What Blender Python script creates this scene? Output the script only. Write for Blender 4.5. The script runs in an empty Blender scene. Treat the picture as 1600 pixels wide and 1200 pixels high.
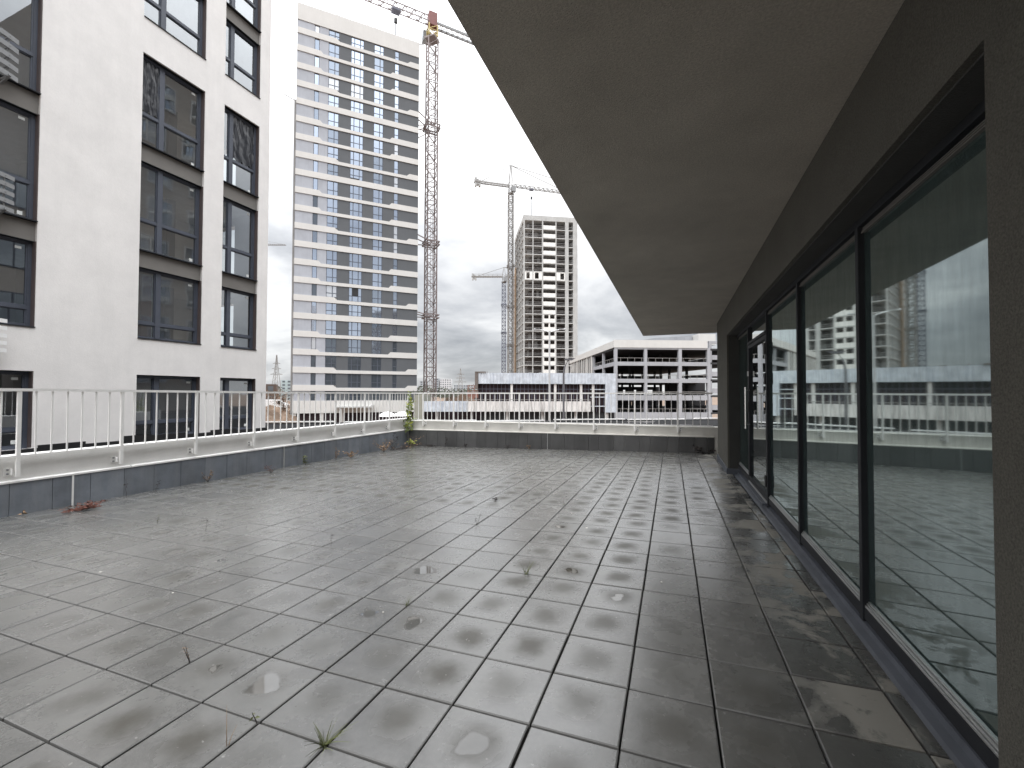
import bpy, bmesh, math, random
from mathutils import Vector, Matrix
R = math.radians
rnd = random.Random(7)
sc = bpy.context.scene
C = sc.collection

# ------------------------------------------------------------------ camera
PITCH, ROLL, YAW = R(1.18), R(0.15), R(-20.575)
EYE = Vector((0, 0, 1.5))
fwd = Vector((math.sin(YAW) * math.cos(PITCH), math.cos(YAW) * math.cos(PITCH), math.sin(PITCH)))
r0 = Vector((math.cos(YAW), -math.sin(YAW), 0)); u0 = r0.cross(fwd)
rgt = r0 * math.cos(ROLL) + u0 * math.sin(ROLL); upv = -r0 * math.sin(ROLL) + u0 * math.cos(ROLL)
cd = bpy.data.cameras.new('camera'); cam = bpy.data.objects.new('camera', cd); C.objects.link(cam)
m = Matrix.Identity(4)
for i in range(3):
    m[i][0], m[i][1], m[i][2], m[i][3] = rgt[i], upv[i], -fwd[i], EYE[i]
cam.matrix_world = m
cd.sensor_width = 36; cd.lens = 663.6 / 1600 * 36; cd.clip_start = 0.05; cd.clip_end = 5000
sc.camera = cam
sc.view_settings.view_transform = 'Standard'; sc.view_settings.look = 'None'
sc.view_settings.exposure = 0.75; sc.view_settings.gamma = 1.0
sc.cycles.use_denoising = True
sc.cycles.max_bounces = 8; sc.cycles.caustics_reflective = False; sc.cycles.caustics_refractive = False

# ------------------------------------------------------------------ sky and light
SUN_EL, SUN_AZ = R(52), R(200)          # azimuth clockwise from +Y: behind the camera, a little to the left
w = bpy.data.worlds.new('World'); sc.world = w; w.use_nodes = True
nt = w.node_tree; nt.nodes.clear()
def N(nt, t, **k):
    n = nt.nodes.new(t)
    for a, v in k.items():
        if a in ('op', 'operation'): n.operation = v
        else: setattr(n, a, v)
    return n
def Lk(nt, a, b): nt.links.new(a, b)
def math_(nt, op, a, b=None, c=None, clamp=False):
    n = nt.nodes.new('ShaderNodeMath'); n.operation = op; n.use_clamp = clamp
    for i, v in enumerate((a, b, c)):
        if v is None: continue
        if isinstance(v, (int, float)): n.inputs[i].default_value = v
        else: nt.links.new(v, n.inputs[i])
    return n.outputs[0]
def ramp_(nt, f, stops, interp='LINEAR'):
    n = nt.nodes.new('ShaderNodeValToRGB'); n.color_ramp.interpolation = interp
    e = n.color_ramp.elements
    while len(e) < len(stops): e.new(0.5)
    for x, (p, c) in zip(e, stops):
        x.position = p; x.color = c if len(c) == 4 else (*c, 1)
    nt.links.new(f, n.inputs[0]); return n.outputs[0]
def mixc(nt, f, a, b, mode='MIX'):
    n = nt.nodes.new('ShaderNodeMix'); n.data_type = 'RGBA'; n.blend_type = mode
    for sock, v in ((n.inputs[0], f), (n.inputs[6], a), (n.inputs[7], b)):
        if isinstance(v, (int, float)): sock.default_value = v
        elif isinstance(v, tuple): sock.default_value = v if len(v) == 4 else (*v, 1)
        else: nt.links.new(v, sock)
    return n.outputs[2]
sky = N(nt, 'ShaderNodeTexSky', sky_type='NISHITA'); sky.sun_disc = False
sky.sun_elevation = SUN_EL; sky.sun_rotation = SUN_AZ
tc = N(nt, 'ShaderNodeTexCoord'); sep = N(nt, 'ShaderNodeSeparateXYZ'); Lk(nt, tc.outputs['Generated'], sep.inputs[0])
zz = math_(nt, 'MAXIMUM', sep.outputs[2], 0.0)
den = math_(nt, 'ADD', zz, 0.22)
cmb = N(nt, 'ShaderNodeCombineXYZ')
Lk(nt, math_(nt, 'DIVIDE', sep.outputs[0], den), cmb.inputs[0]); Lk(nt, math_(nt, 'DIVIDE', sep.outputs[1], den), cmb.inputs[1])
cmb.inputs[2].default_value = 3.1
n1 = N(nt, 'ShaderNodeTexNoise'); n1.inputs['Scale'].default_value = 0.95; n1.inputs['Detail'].default_value = 8; n1.inputs['Roughness'].default_value = 0.55; n1.inputs['Distortion'].default_value = 0.35
Lk(nt, cmb.outputs[0], n1.inputs['Vector'])
cl = ramp_(nt, n1.outputs[0], [(0.34, (0.54, 0.56, 0.60)), (0.46, (0.86, 0.88, 0.915)), (0.585, (1.30, 1.31, 1.32))])
z3 = math_(nt, 'MULTIPLY', math_(nt, 'MULTIPLY', zz, zz), zz)
grad = math_(nt, 'ADD', math_(nt, 'MULTIPLY_ADD', zz, 0.20, 0.44), math_(nt, 'MULTIPLY', z3, 3.3))      # an overcast sky is brighter towards the zenith
grad = math_(nt, 'MULTIPLY', grad, math_(nt, 'MULTIPLY_ADD', sep.outputs[1], -0.22, 1.12))              # and on the side the hidden sun is
vm = N(nt, 'ShaderNodeVectorMath'); vm.operation = 'SCALE'; Lk(nt, cl, vm.inputs[0]); Lk(nt, grad, vm.inputs['Scale'])
bg1 = N(nt, 'ShaderNodeBackground'); Lk(nt, sky.outputs[0], bg1.inputs[0]); bg1.inputs[1].default_value = 0.1
bg2 = N(nt, 'ShaderNodeBackground'); Lk(nt, vm.outputs[0], bg2.inputs[0]); bg2.inputs[1].default_value = 1.0
mx = N(nt, 'ShaderNodeMixShader'); mx.inputs[0].default_value = 0.94
Lk(nt, bg1.outputs[0], mx.inputs[1]); Lk(nt, bg2.outputs[0], mx.inputs[2])
wo = N(nt, 'ShaderNodeOutputWorld'); Lk(nt, mx.outputs[0], wo.inputs[0])
sl = bpy.data.lights.new('sun', 'SUN'); sl.energy = 0.9; sl.angle = R(40); sl.color = (1.0, 0.97, 0.93)
so = bpy.data.objects.new('sun', sl); C.objects.link(so)
sd = Vector((math.sin(SUN_AZ) * math.cos(SUN_EL), math.cos(SUN_AZ) * math.cos(SUN_EL), math.sin(SUN_EL)))
so.rotation_euler = sd.to_track_quat('Z', 'Y').to_euler(); so.location = (0, -20, 60)

# ------------------------------------------------------------------ materials
def new_mat(name):
    mt = bpy.data.materials.new(name); mt.use_nodes = True
    nt = mt.node_tree; return mt, nt, nt.nodes['Principled BSDF']
def mat(name, col, rough=0.7, var=0.12, scale=3.0, bump=0.0, bscale=60.0, metal=0.0, streak=0.0, stain=None, spec=0.5, grain=0.0, gscale=110, island=0.0):
    """plain surface with mottled tone, optional vertical dirt streaks and fine bump"""
    mt, nt, b = new_mat(name)
    g = N(nt, 'ShaderNodeNewGeometry')
    n = N(nt, 'ShaderNodeTexNoise'); n.inputs['Scale'].default_value = scale; n.inputs['Detail'].default_value = 6; n.inputs['Roughness'].default_value = 0.6
    Lk(nt, g.outputs['Position'], n.inputs['Vector'])
    lo = tuple(c * (1 - var) for c in col); hi = tuple(min(1, c * (1 + var)) for c in col)
    c = ramp_(nt, n.outputs[0], [(0.3, lo), (0.7, hi)])
    if streak > 0:
        mp = N(nt, 'ShaderNodeMapping'); mp.inputs['Scale'].default_value = (2.2, 2.2, 0.22)
        Lk(nt, g.outputs['Position'], mp.inputs[0])
        s = N(nt, 'ShaderNodeTexNoise'); s.inputs['Scale'].default_value = 1.6; s.inputs['Detail'].default_value = 7; s.inputs['Roughness'].default_value = 0.7
        Lk(nt, mp.outputs[0], s.inputs['Vector'])
        f = ramp_(nt, s.outputs[0], [(0.45, (0, 0, 0)), (0.72, (streak,) * 3)])
        st = stain or tuple(x * 0.35 for x in col)
        c = mixc(nt, f, c, st)
    if island > 0:      # every cladding tile its own shade
        c = mixc(nt, 1.0, c, ramp_(nt, g.outputs['Random Per Island'], [(0, (1 - island,) * 3), (1, (1 + island,) * 3)]), 'MULTIPLY')
    if grain > 0:
        ng = N(nt, 'ShaderNodeTexNoise'); ng.inputs['Scale'].default_value = gscale; ng.inputs['Detail'].default_value = 3; ng.inputs['Roughness'].default_value = 0.7
        Lk(nt, g.outputs['Position'], ng.inputs['Vector'])
        c = mixc(nt, 1.0, c, ramp_(nt, ng.outputs[0], [(0.35, (1 - grain,) * 3), (0.65, (1 + grain,) * 3)]), 'MULTIPLY')
    Lk(nt, c, b.inputs['Base Color'])
    b.inputs['Roughness'].default_value = rough; b.inputs['Metallic'].default_value = metal
    b.inputs['Specular IOR Level'].default_value = spec
    if bump > 0:
        n2 = N(nt, 'ShaderNodeTexNoise'); n2.inputs['Scale'].default_value = bscale; n2.inputs['Detail'].default_value = 4
        Lk(nt, g.outputs['Position'], n2.inputs['Vector'])
        bp = N(nt, 'ShaderNodeBump'); bp.inputs['Strength'].default_value = bump; bp.inputs['Distance'].default_value = 0.01
        Lk(nt, n2.outputs[0], bp.inputs['Height']); Lk(nt, bp.outputs[0], b.inputs['Normal'])
    return mt
def glass_mat(name, body, wave=0.0, layers=4.0, rough=0.01, dirt=0.0, tint=(1, 1, 1), wscale=0.6, seed=0.0, clear=0.0):
    """multi-pane glazing: a dark body behind, several Fresnel surfaces in front, slightly wavy"""
    mt, nt, b = new_mat(name); nt.nodes.remove(b); out = nt.nodes['Material Output']
    g = N(nt, 'ShaderNodeNewGeometry')
    fr = N(nt, 'ShaderNodeFresnel'); fr.inputs[0].default_value = 1.5
    F = math_(nt, 'DIVIDE', math_(nt, 'MULTIPLY', fr.outputs[0], layers), math_(nt, 'MULTIPLY_ADD', fr.outputs[0], layers - 1, 1.0))
    n = N(nt, 'ShaderNodeTexNoise'); n.inputs['Scale'].default_value = 2.5; n.inputs['Detail'].default_value = 8; n.inputs['Roughness'].default_value = 0.7
    Lk(nt, g.outputs['Position'], n.inputs['Vector'])
    bc = ramp_(nt, n.outputs[0], [(0.3, tuple(x * 0.8 for x in body)), (0.75, tuple(x * 1.25 for x in body))])
    d = N(nt, 'ShaderNodeBsdfDiffuse'); Lk(nt, bc, d.inputs[0])
    if clear > 0:      # see some way into the room behind
        tp = N(nt, 'ShaderNodeBsdfTransparent'); tp.inputs[0].default_value = (0.80, 0.86, 0.88, 1)
        m2 = N(nt, 'ShaderNodeMixShader'); m2.inputs[0].default_value = clear
        Lk(nt, d.outputs[0], m2.inputs[1]); Lk(nt, tp.outputs[0], m2.inputs[2]); d = m2
    gl = N(nt, 'ShaderNodeBsdfGlossy'); gl.inputs[0].default_value = (*tint, 1); gl.inputs['Roughness'].default_value = rough
    if dirt > 0:
        mp = N(nt, 'ShaderNodeMapping'); mp.inputs['Scale'].default_value = (6, 6, 1.0); Lk(nt, g.outputs['Position'], mp.inputs[0])
        n3 = N(nt, 'ShaderNodeTexNoise'); n3.inputs['Scale'].default_value = 3.0; n3.inputs['Detail'].default_value = 9; n3.inputs['Roughness'].default_value = 0.75
        Lk(nt, mp.outputs[0], n3.inputs['Vector'])
        F = math_(nt, 'MULTIPLY', F, ramp_(nt, n3.outputs[0], [(0.3, (1 - dirt,) * 3), (0.65, (1, 1, 1))]))
    if wave > 0:
        n2 = N(nt, 'ShaderNodeTexNoise'); n2.inputs['Scale'].default_value = wscale; n2.inputs['Detail'].default_value = 1.5; n2.noise_dimensions = '4D'; n2.inputs['W'].default_value = seed
        Lk(nt, g.outputs['Position'], n2.inputs['Vector'])
        bp = N(nt, 'ShaderNodeBump'); bp.inputs['Strength'].default_value = 1.0; bp.inputs['Distance'].default_value = wave
        Lk(nt, n2.outputs[0], bp.inputs['Height']); Lk(nt, bp.outputs[0], gl.inputs['Normal'])
    ms = N(nt, 'ShaderNodeMixShader'); Lk(nt, F, ms.inputs[0]); Lk(nt, d.outputs[0], ms.inputs[1]); Lk(nt, gl.outputs[0], ms.inputs[2])
    Lk(nt, ms.outputs[0], out.inputs[0])
    return mt
M = {}
M['plaster'] = mat('white_plaster', (0.765, 0.742, 0.722), 0.85, 0.05, 1.3, 0.35, 35, streak=0.14, stain=(0.52, 0.51, 0.50), grain=0.014, gscale=11)
M['plaster_edge'] = mat('parapet_plaster', (0.66, 0.645, 0.60), 0.8, 0.08, 2.5, 0.3, 60, streak=0.15, stain=(0.42, 0.41, 0.38))
M['render'] = mat('grey_render', (0.105, 0.102, 0.088), 0.95, 0.10, 2.0, 0.9, 140, grain=0.28, gscale=120)
M['soffit'] = mat('soffit_render', (0.55, 0.518, 0.462), 0.95, 0.12, 1.2, 0.9, 140, grain=0.16, gscale=80, streak=0.12)
M['reveal'] = mat('dark_reveal', (0.05, 0.05, 0.048), 0.9, 0.15, 3, 0.5, 120)
M['skirt'] = mat('slate_cladding', (0.170, 0.188, 0.215), 0.6, 0.25, 2.6, 0.2, 30, streak=0.6, stain=(0.26, 0.27, 0.285), island=0.16)
M['skirtdark'] = mat('charcoal_cladding', (0.062, 0.062, 0.062), 0.6, 0.25, 2.2, 0.2, 30, streak=0.4, stain=(0.11, 0.11, 0.11), island=0.2)
M['plaster_left'] = mat('white_parapet_plaster', (0.78, 0.77, 0.75), 0.8, 0.06, 2.5, 0.3, 60, streak=0.12, stain=(0.5, 0.49, 0.47))
M['white_metal'] = mat('white_painted_metal', (0.86, 0.85, 0.83), 0.4, 0.05, 6)
M['sill'] = mat('grey_membrane', (0.085, 0.095, 0.115), 0.6, 0.15, 5, 0.15, 40)
M['frame'] = mat('anthracite_frame', (0.022, 0.024, 0.028), 0.6, 0.1, 5, spec=0.2)
M['wframe'] = mat('window_frame', (0.066, 0.075, 0.098), 0.45, 0.1, 5)
M['alu'] = mat('aluminium', (0.55, 0.56, 0.56), 0.35, 0.08, 8, metal=0.7)
M['steel'] = mat('stainless_steel', (0.75, 0.76, 0.75), 0.25, 0.05, 8, metal=0.9)
M['black'] = mat('black_hardware', (0.012, 0.012, 0.013), 0.5, 0.1, 8)
M['brown'] = mat('brown_reveal_panel', (0.085, 0.065, 0.062), 0.5, 0.1, 4)
M['spandrel'] = mat('spandrel_panel', (0.17, 0.16, 0.148), 0.75, 0.08, 2, 0.2, 50)
M['sticker'] = mat('paper_sticker', (0.7, 0.72, 0.7), 0.6, 0.05, 8)
M['film'] = mat('black_plastic_film', (0.03, 0.032, 0.038), 0.18, 0.2, 8)
M['basket'] = mat('grey_slat_paint', (0.23, 0.235, 0.24), 0.6, 0.08, 6)
M['bwhite'] = mat('white_slat_paint', (0.8, 0.8, 0.79), 0.5, 0.05, 6)
M['belt'] = mat('white_facade_band', (0.56, 0.55, 0.53), 0.8, 0.04, 0.5, streak=0.06)
M['tdark'] = mat('dark_grey_facade', (0.088, 0.094, 0.102), 0.75, 0.06, 0.4, streak=0.08)
M['tlight'] = mat('pale_grey_facade', (0.345, 0.36, 0.395), 0.75, 0.10, 0.35, streak=0.22, stain=(0.23, 0.24, 0.265))
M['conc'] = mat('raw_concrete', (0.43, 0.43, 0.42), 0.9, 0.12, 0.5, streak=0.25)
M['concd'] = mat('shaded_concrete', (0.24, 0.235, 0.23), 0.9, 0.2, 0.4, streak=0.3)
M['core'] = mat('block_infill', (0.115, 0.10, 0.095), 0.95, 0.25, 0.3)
M['wpanel'] = mat('white_infill_panel', (0.74, 0.73, 0.70), 0.85, 0.06, 0.6, streak=0.08)
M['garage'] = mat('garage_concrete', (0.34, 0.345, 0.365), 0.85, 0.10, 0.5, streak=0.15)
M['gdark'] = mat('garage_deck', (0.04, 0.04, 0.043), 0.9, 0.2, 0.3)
M['corr'] = mat('corrugated_sheet', (0.55, 0.59, 0.64), 0.5, 0.2, 1.3, metal=0.2, streak=0.75, stain=(0.30, 0.34, 0.41))
M['stained'] = mat('stained_white_band', (0.66, 0.645, 0.63), 0.85, 0.10, 0.8, streak=0.95, stain=(0.13, 0.12, 0.115))
M['purple'] = mat('dark_glazing_wall', (0.030, 0.020, 0.023), 0.6, 0.4, 0.6, spec=0.15)
M['rust'] = mat('rusted_lattice_steel', (0.21, 0.172, 0.168), 0.6, 0.2, 0.6)
M['cgrey'] = mat('grey_lattice_steel', (0.23, 0.22, 0.21), 0.6, 0.15, 0.6)
M['cblue'] = mat('blue_grey_lattice_steel', (0.10, 0.105, 0.14), 0.6, 0.15, 0.6)
M['cyellow'] = mat('yellow_crane_paint', (0.42, 0.33, 0.12), 0.5, 0.1, 1)
M['cred'] = mat('red_crane_paint', (0.16, 0.055, 0.048), 0.55, 0.2, 1)
M['teal'] = mat('teal_guard_paint', (0.28, 0.38, 0.37), 0.5, 0.1, 1)
M['tan'] = mat('timber_scaffold', (0.34, 0.24, 0.16), 0.8, 0.25, 1)
M['lamp'] = mat('lamp_post_paint', (0.55, 0.56, 0.57), 0.4, 0.05, 1, metal=0.3)
M['lampdark'] = mat('dark_lamp_post', (0.10, 0.10, 0.11), 0.4, 0.05, 1)
M['cladroof'] = mat('grey_roof_sheet', (0.30, 0.31, 0.33), 0.6, 0.1, 0.7, streak=0.2)
M['earth'] = mat('brown_site_earth', (0.15, 0.105, 0.075), 0.95, 0.5, 0.25, 0.5, 2)
M['hblock'] = mat('pale_far_block', (0.52, 0.52, 0.53), 0.9, 0.1, 0.1)
M['hblock2'] = mat('grey_far_block', (0.34, 0.36, 0.38), 0.9, 0.15, 0.1)
M['brick'] = mat('red_brick_frame', (0.24, 0.125, 0.10), 0.9, 0.25, 0.3)
M['hwin'] = mat('far_window_strip', (0.10, 0.115, 0.13), 0.4, 0.3, 0.2)
M['hglass'] = mat('teal_office_glass', (0.36, 0.43, 0.44), 0.3, 0.2, 0.15, metal=0.2)
M['bark'] = mat('bark', (0.07, 0.055, 0.045), 0.9, 0.3, 2)
M['leafbrown'] = mat('autumn_leaf', (0.14, 0.085, 0.05), 0.8, 0.5, 1.2)
M['leafdark'] = mat('dull_green_leaf', (0.075, 0.082, 0.06), 0.8, 0.4, 0.5)
M['weed'] = mat('weed_green', (0.10, 0.115, 0.035), 0.6, 0.35, 12)
M['weedy'] = mat('yellow_green_leaf', (0.34, 0.37, 0.06), 0.6, 0.3, 14)
M['vine'] = mat('vine_leaf', (0.16, 0.20, 0.07), 0.55, 0.4, 14)
M['dryred'] = mat('dry_red_stem', (0.125, 0.046, 0.032), 0.8, 0.35, 14)
M['dry'] = mat('dry_straw', (0.30, 0.20, 0.12), 0.85, 0.35, 14)
M['twig'] = mat('dark_twig', (0.035, 0.028, 0.026), 0.85, 0.3, 14)
M['pale'] = mat('pale_scrap', (0.62, 0.60, 0.56), 0.8, 0.2, 10)
M['parasol'] = mat('white_canvas', (0.82, 0.82, 0.80), 0.8, 0.03, 3)
M['van'] = mat('white_van_paint', (0.75, 0.75, 0.75), 0.3, 0.03, 3)
M['glass'] = glass_mat('facade_glass', (0.050, 0.074, 0.073), 0.0007, 5.0, 0.03, 0.25, (0.82, 0.93, 0.92), 1.1)
M['doorglass'] = glass_mat('door_glass', (0.03, 0.038, 0.04), 0.0005, 4.0, 0.008, 0.12, (0.93, 0.98, 0.98), 1.4, 4.0)
M['aglass'] = glass_mat('apartment_glass', (0.040, 0.047, 0.055), 0.0015, 9.0, 0.01, 0.08, (0.92, 0.96, 1.0), 0.9, 2.0, 0.8)
M['aglass2'] = glass_mat('clouded_apartment_glass', (0.085, 0.094, 0.102), 0.0025, 8.0, 0.03, 0.15, (0.92, 0.96, 1.0), 1.3, 7.0, 0.45)
def coated(name, col, metal, rough=0.04):
    mt, nt, b = new_mat(name); b.inputs['Base Color'].default_value = (*col, 1)
    b.inputs['Metallic'].default_value = metal; b.inputs['Roughness'].default_value = rough
    g = N(nt, 'ShaderNodeNewGeometry'); n2 = N(nt, 'ShaderNodeTexNoise'); n2.inputs['Scale'].default_value = 0.35; n2.inputs['Detail'].default_value = 2
    Lk(nt, g.outputs['Position'], n2.inputs['Vector'])
    bp = N(nt, 'ShaderNodeBump'); bp.inputs['Strength'].default_value = 1.0; bp.inputs['Distance'].default_value = 0.02
    Lk(nt, n2.outputs[0], bp.inputs['Height']); Lk(nt, bp.outputs[0], b.inputs['Normal'])
    return mt
M['tglass'] = coated('coated_tower_glass', (0.42, 0.475, 0.565), 0.92, 0.06)
M['tglassb'] = coated('coated_tower_glass_with_blind', (0.55, 0.57, 0.60), 0.55, 0.15)
M['tglassm'] = coated('coated_tower_glass_dull', (0.27, 0.31, 0.37), 0.85, 0.1)
M['tglassd'] = coated('dark_tower_glass', (0.12, 0.14, 0.165), 0.6, 0.08)

# ------------------------------------------------------------------ mesh helpers
class MB:
    """collects shapes into ONE mesh object"""
    def __init__(s): s.v = []; s.f = []
    def add(s, vs, fs):
        k = len(s.v); s.v += [tuple(p) for p in vs]; s.f += [tuple(i + k for i in f) for f in fs]; return s
    def box(s, x0, x1, y0, y1, z0, z1):
        if x0 > x1: x0, x1 = x1, x0
        if y0 > y1: y0, y1 = y1, y0
        if z0 > z1: z0, z1 = z1, z0
        return s.add([(x0, y0, z0), (x1, y0, z0), (x1, y1, z0), (x0, y1, z0), (x0, y0, z1), (x1, y0, z1), (x1, y1, z1), (x0, y1, z1)],
                     [(0, 3, 2, 1), (4, 5, 6, 7), (0, 1, 5, 4), (1, 2, 6, 5), (2, 3, 7, 6), (3, 0, 4, 7)])
    def bar(s, a, b, t, t2=None, up=(0, 0, 1)):
        a = Vector(a); b = Vector(b); d = (b - a)
        if d.length < 1e-6: return s
        d.normalize(); u = Vector(up)
        if abs(d.dot(u)) > 0.95: u = Vector((1, 0, 0))
        x = d.cross(u).normalized() * (t / 2); y = x.cross(d).normalized() * ((t2 or t) / 2)
        vs = [p + q for p in (a, b) for q in (-x - y, x - y, x + y, -x + y)]
        return s.add(vs, [(0, 3, 2, 1), (4, 5, 6, 7), (0, 1, 5, 4), (1, 2, 6, 5), (2, 3, 7, 6), (3, 0, 4, 7)])
    def tube(s, pts, r, n=6, r1=None):
        pts = [Vector(p) for p in pts]; rings = []
        for i, p in enumerate(pts):
            d = (pts[min(i + 1, len(pts) - 1)] - pts[max(i - 1, 0)]).normalized()
            u = Vector((0, 0, 1)) if abs(d.z) < 0.9 else Vector((1, 0, 0))
            x = d.cross(u).normalized(); y = x.cross(d)
            rr = r if r1 is None else r + (r1 - r) * i / max(1, len(pts) - 1)
            rings.append([p + (x * math.cos(2 * math.pi * k / n) + y * math.sin(2 * math.pi * k / n)) * rr for k in range(n)])
        vs = [q for rg in rings for q in rg]; fs = []
        for i in range(len(pts) - 1):
            for k in range(n):
                fs.append((i * n + k, i * n + (k + 1) % n, (i + 1) * n + (k + 1) % n, (i + 1) * n + k))
        fs.append(tuple(range(n - 1, -1, -1))); fs.append(tuple((len(pts) - 1) * n + k for k in range(n)))
        return s.add(vs, fs)
    def prism_y(s, poly, y0, y1):
        """polygon in x,z extruded along y"""
        n = len(poly)
        vs = [(x, y0, z) for x, z in poly] + [(x, y1, z) for x, z in poly]
        fs = [tuple(range(n)), tuple(range(2 * n - 1, n - 1, -1))]
        for i in range(n): fs.append((i, i + n, (i + 1) % n + n, (i + 1) % n))
        return s.add(vs, fs)
    def prism_z(s, poly, z0, z1):
        n = len(poly)
        vs = [(x, y, z0) for x, y in poly] + [(x, y, z1) for x, y in poly]
        fs = [tuple(range(n - 1, -1, -1)), tuple(range(n, 2 * n))]
        for i in range(n): fs.append((i, (i + 1) % n, (i + 1) % n + n, i + n))
        return s.add(vs, fs)
    def leaf(s, p, d, L, W, nrm=None):
        p = Vector(p); d = Vector(d).normalized(); nn = Vector(nrm) if nrm else Vector((rnd.uniform(-1, 1), rnd.uniform(-1, 1), 0.6))
        x = d.cross(nn)
        x = x.normalized() if x.length > 1e-4 else Vector((1, 0, 0))
        sag = Vector((0, 0, -0.15 * L))
        return s.add([p, p + d * L * 0.45 + x * W / 2, p + d * L + sag, p + d * L * 0.45 - x * W / 2], [(0, 1, 2), (0, 2, 3)])
    def lattice(s, a, b, wd, bay, ct, dt, up=(0, 0, 1), side=None):
        """four-chord lattice mast/jib from a to b"""
        a = Vector(a); b = Vector(b); d = (b - a); L = d.length; d.normalize()
        u = Vector(side) if side else (Vector((1, 0, 0)) if abs(d.z) > 0.7 else Vector((0, 0, 1)))
        x = d.cross(u).normalized(); y = x.cross(d).normalized(); h = wd / 2
        cn = [x * h + y * h, -x * h + y * h, -x * h - y * h, x * h - y * h]
        for c in cn: s.bar(a + c, b + c, ct)
        n = max(1, round(L / bay))
        for i in range(n):
            p = a + d * (L * i / n); q = a + d * (L * (i + 1) / n)
            for k in range(4):
                c0, c1 = cn[k], cn[(k + 1) % 4]
                s.bar(p + c0, p + c1, dt)
                if (i + k) % 2: s.bar(p + c0, q + c1, dt)
                else: s.bar(p + c1, q + c0, dt)
        return s
    def build(s, name, mt, parent=None, bevel=0.0, smooth=False):
        me = bpy.data.meshes.new(name); me.from_pydata(s.v, [], s.f)
        if mt: me.materials.append(mt)
        me.update()
        if smooth:
            for p in me.polygons: p.use_smooth = True
        o = bpy.data.objects.new(name, me); C.objects.link(o)
        if parent: o.parent = parent
        if bevel > 0:
            bv = o.modifiers.new('bevel', 'BEVEL'); bv.width = bevel; bv.segments = 2; bv.limit_method = 'ANGLE'
        return o
def each(name, boxes, mt, parent, bevel=0.0):
    return [MB().box(*b).build(name, mt, parent, bevel) for b in boxes]
def inst(o, parent, loc=(0, 0, 0)):
    c = o.copy(); C.objects.link(c); c.parent = parent; c.location = loc; return c
def tag(o, label, cat, group=None, kind=None):
    o['label'] = label; o['category'] = cat
    if group: o['group'] = group
    if kind: o['kind'] = kind
    return o
def thing(name, label, cat, loc=(0, 0, 0), rz=0, group=None, kind=None):
    o = bpy.data.objects.new(name, None); C.objects.link(o); o.empty_display_size = 0.3
    o.location = loc; o.rotation_euler = (0, 0, rz); return tag(o, label, cat, group, kind)
def struct(o): o['kind'] = 'structure'; return o

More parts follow.
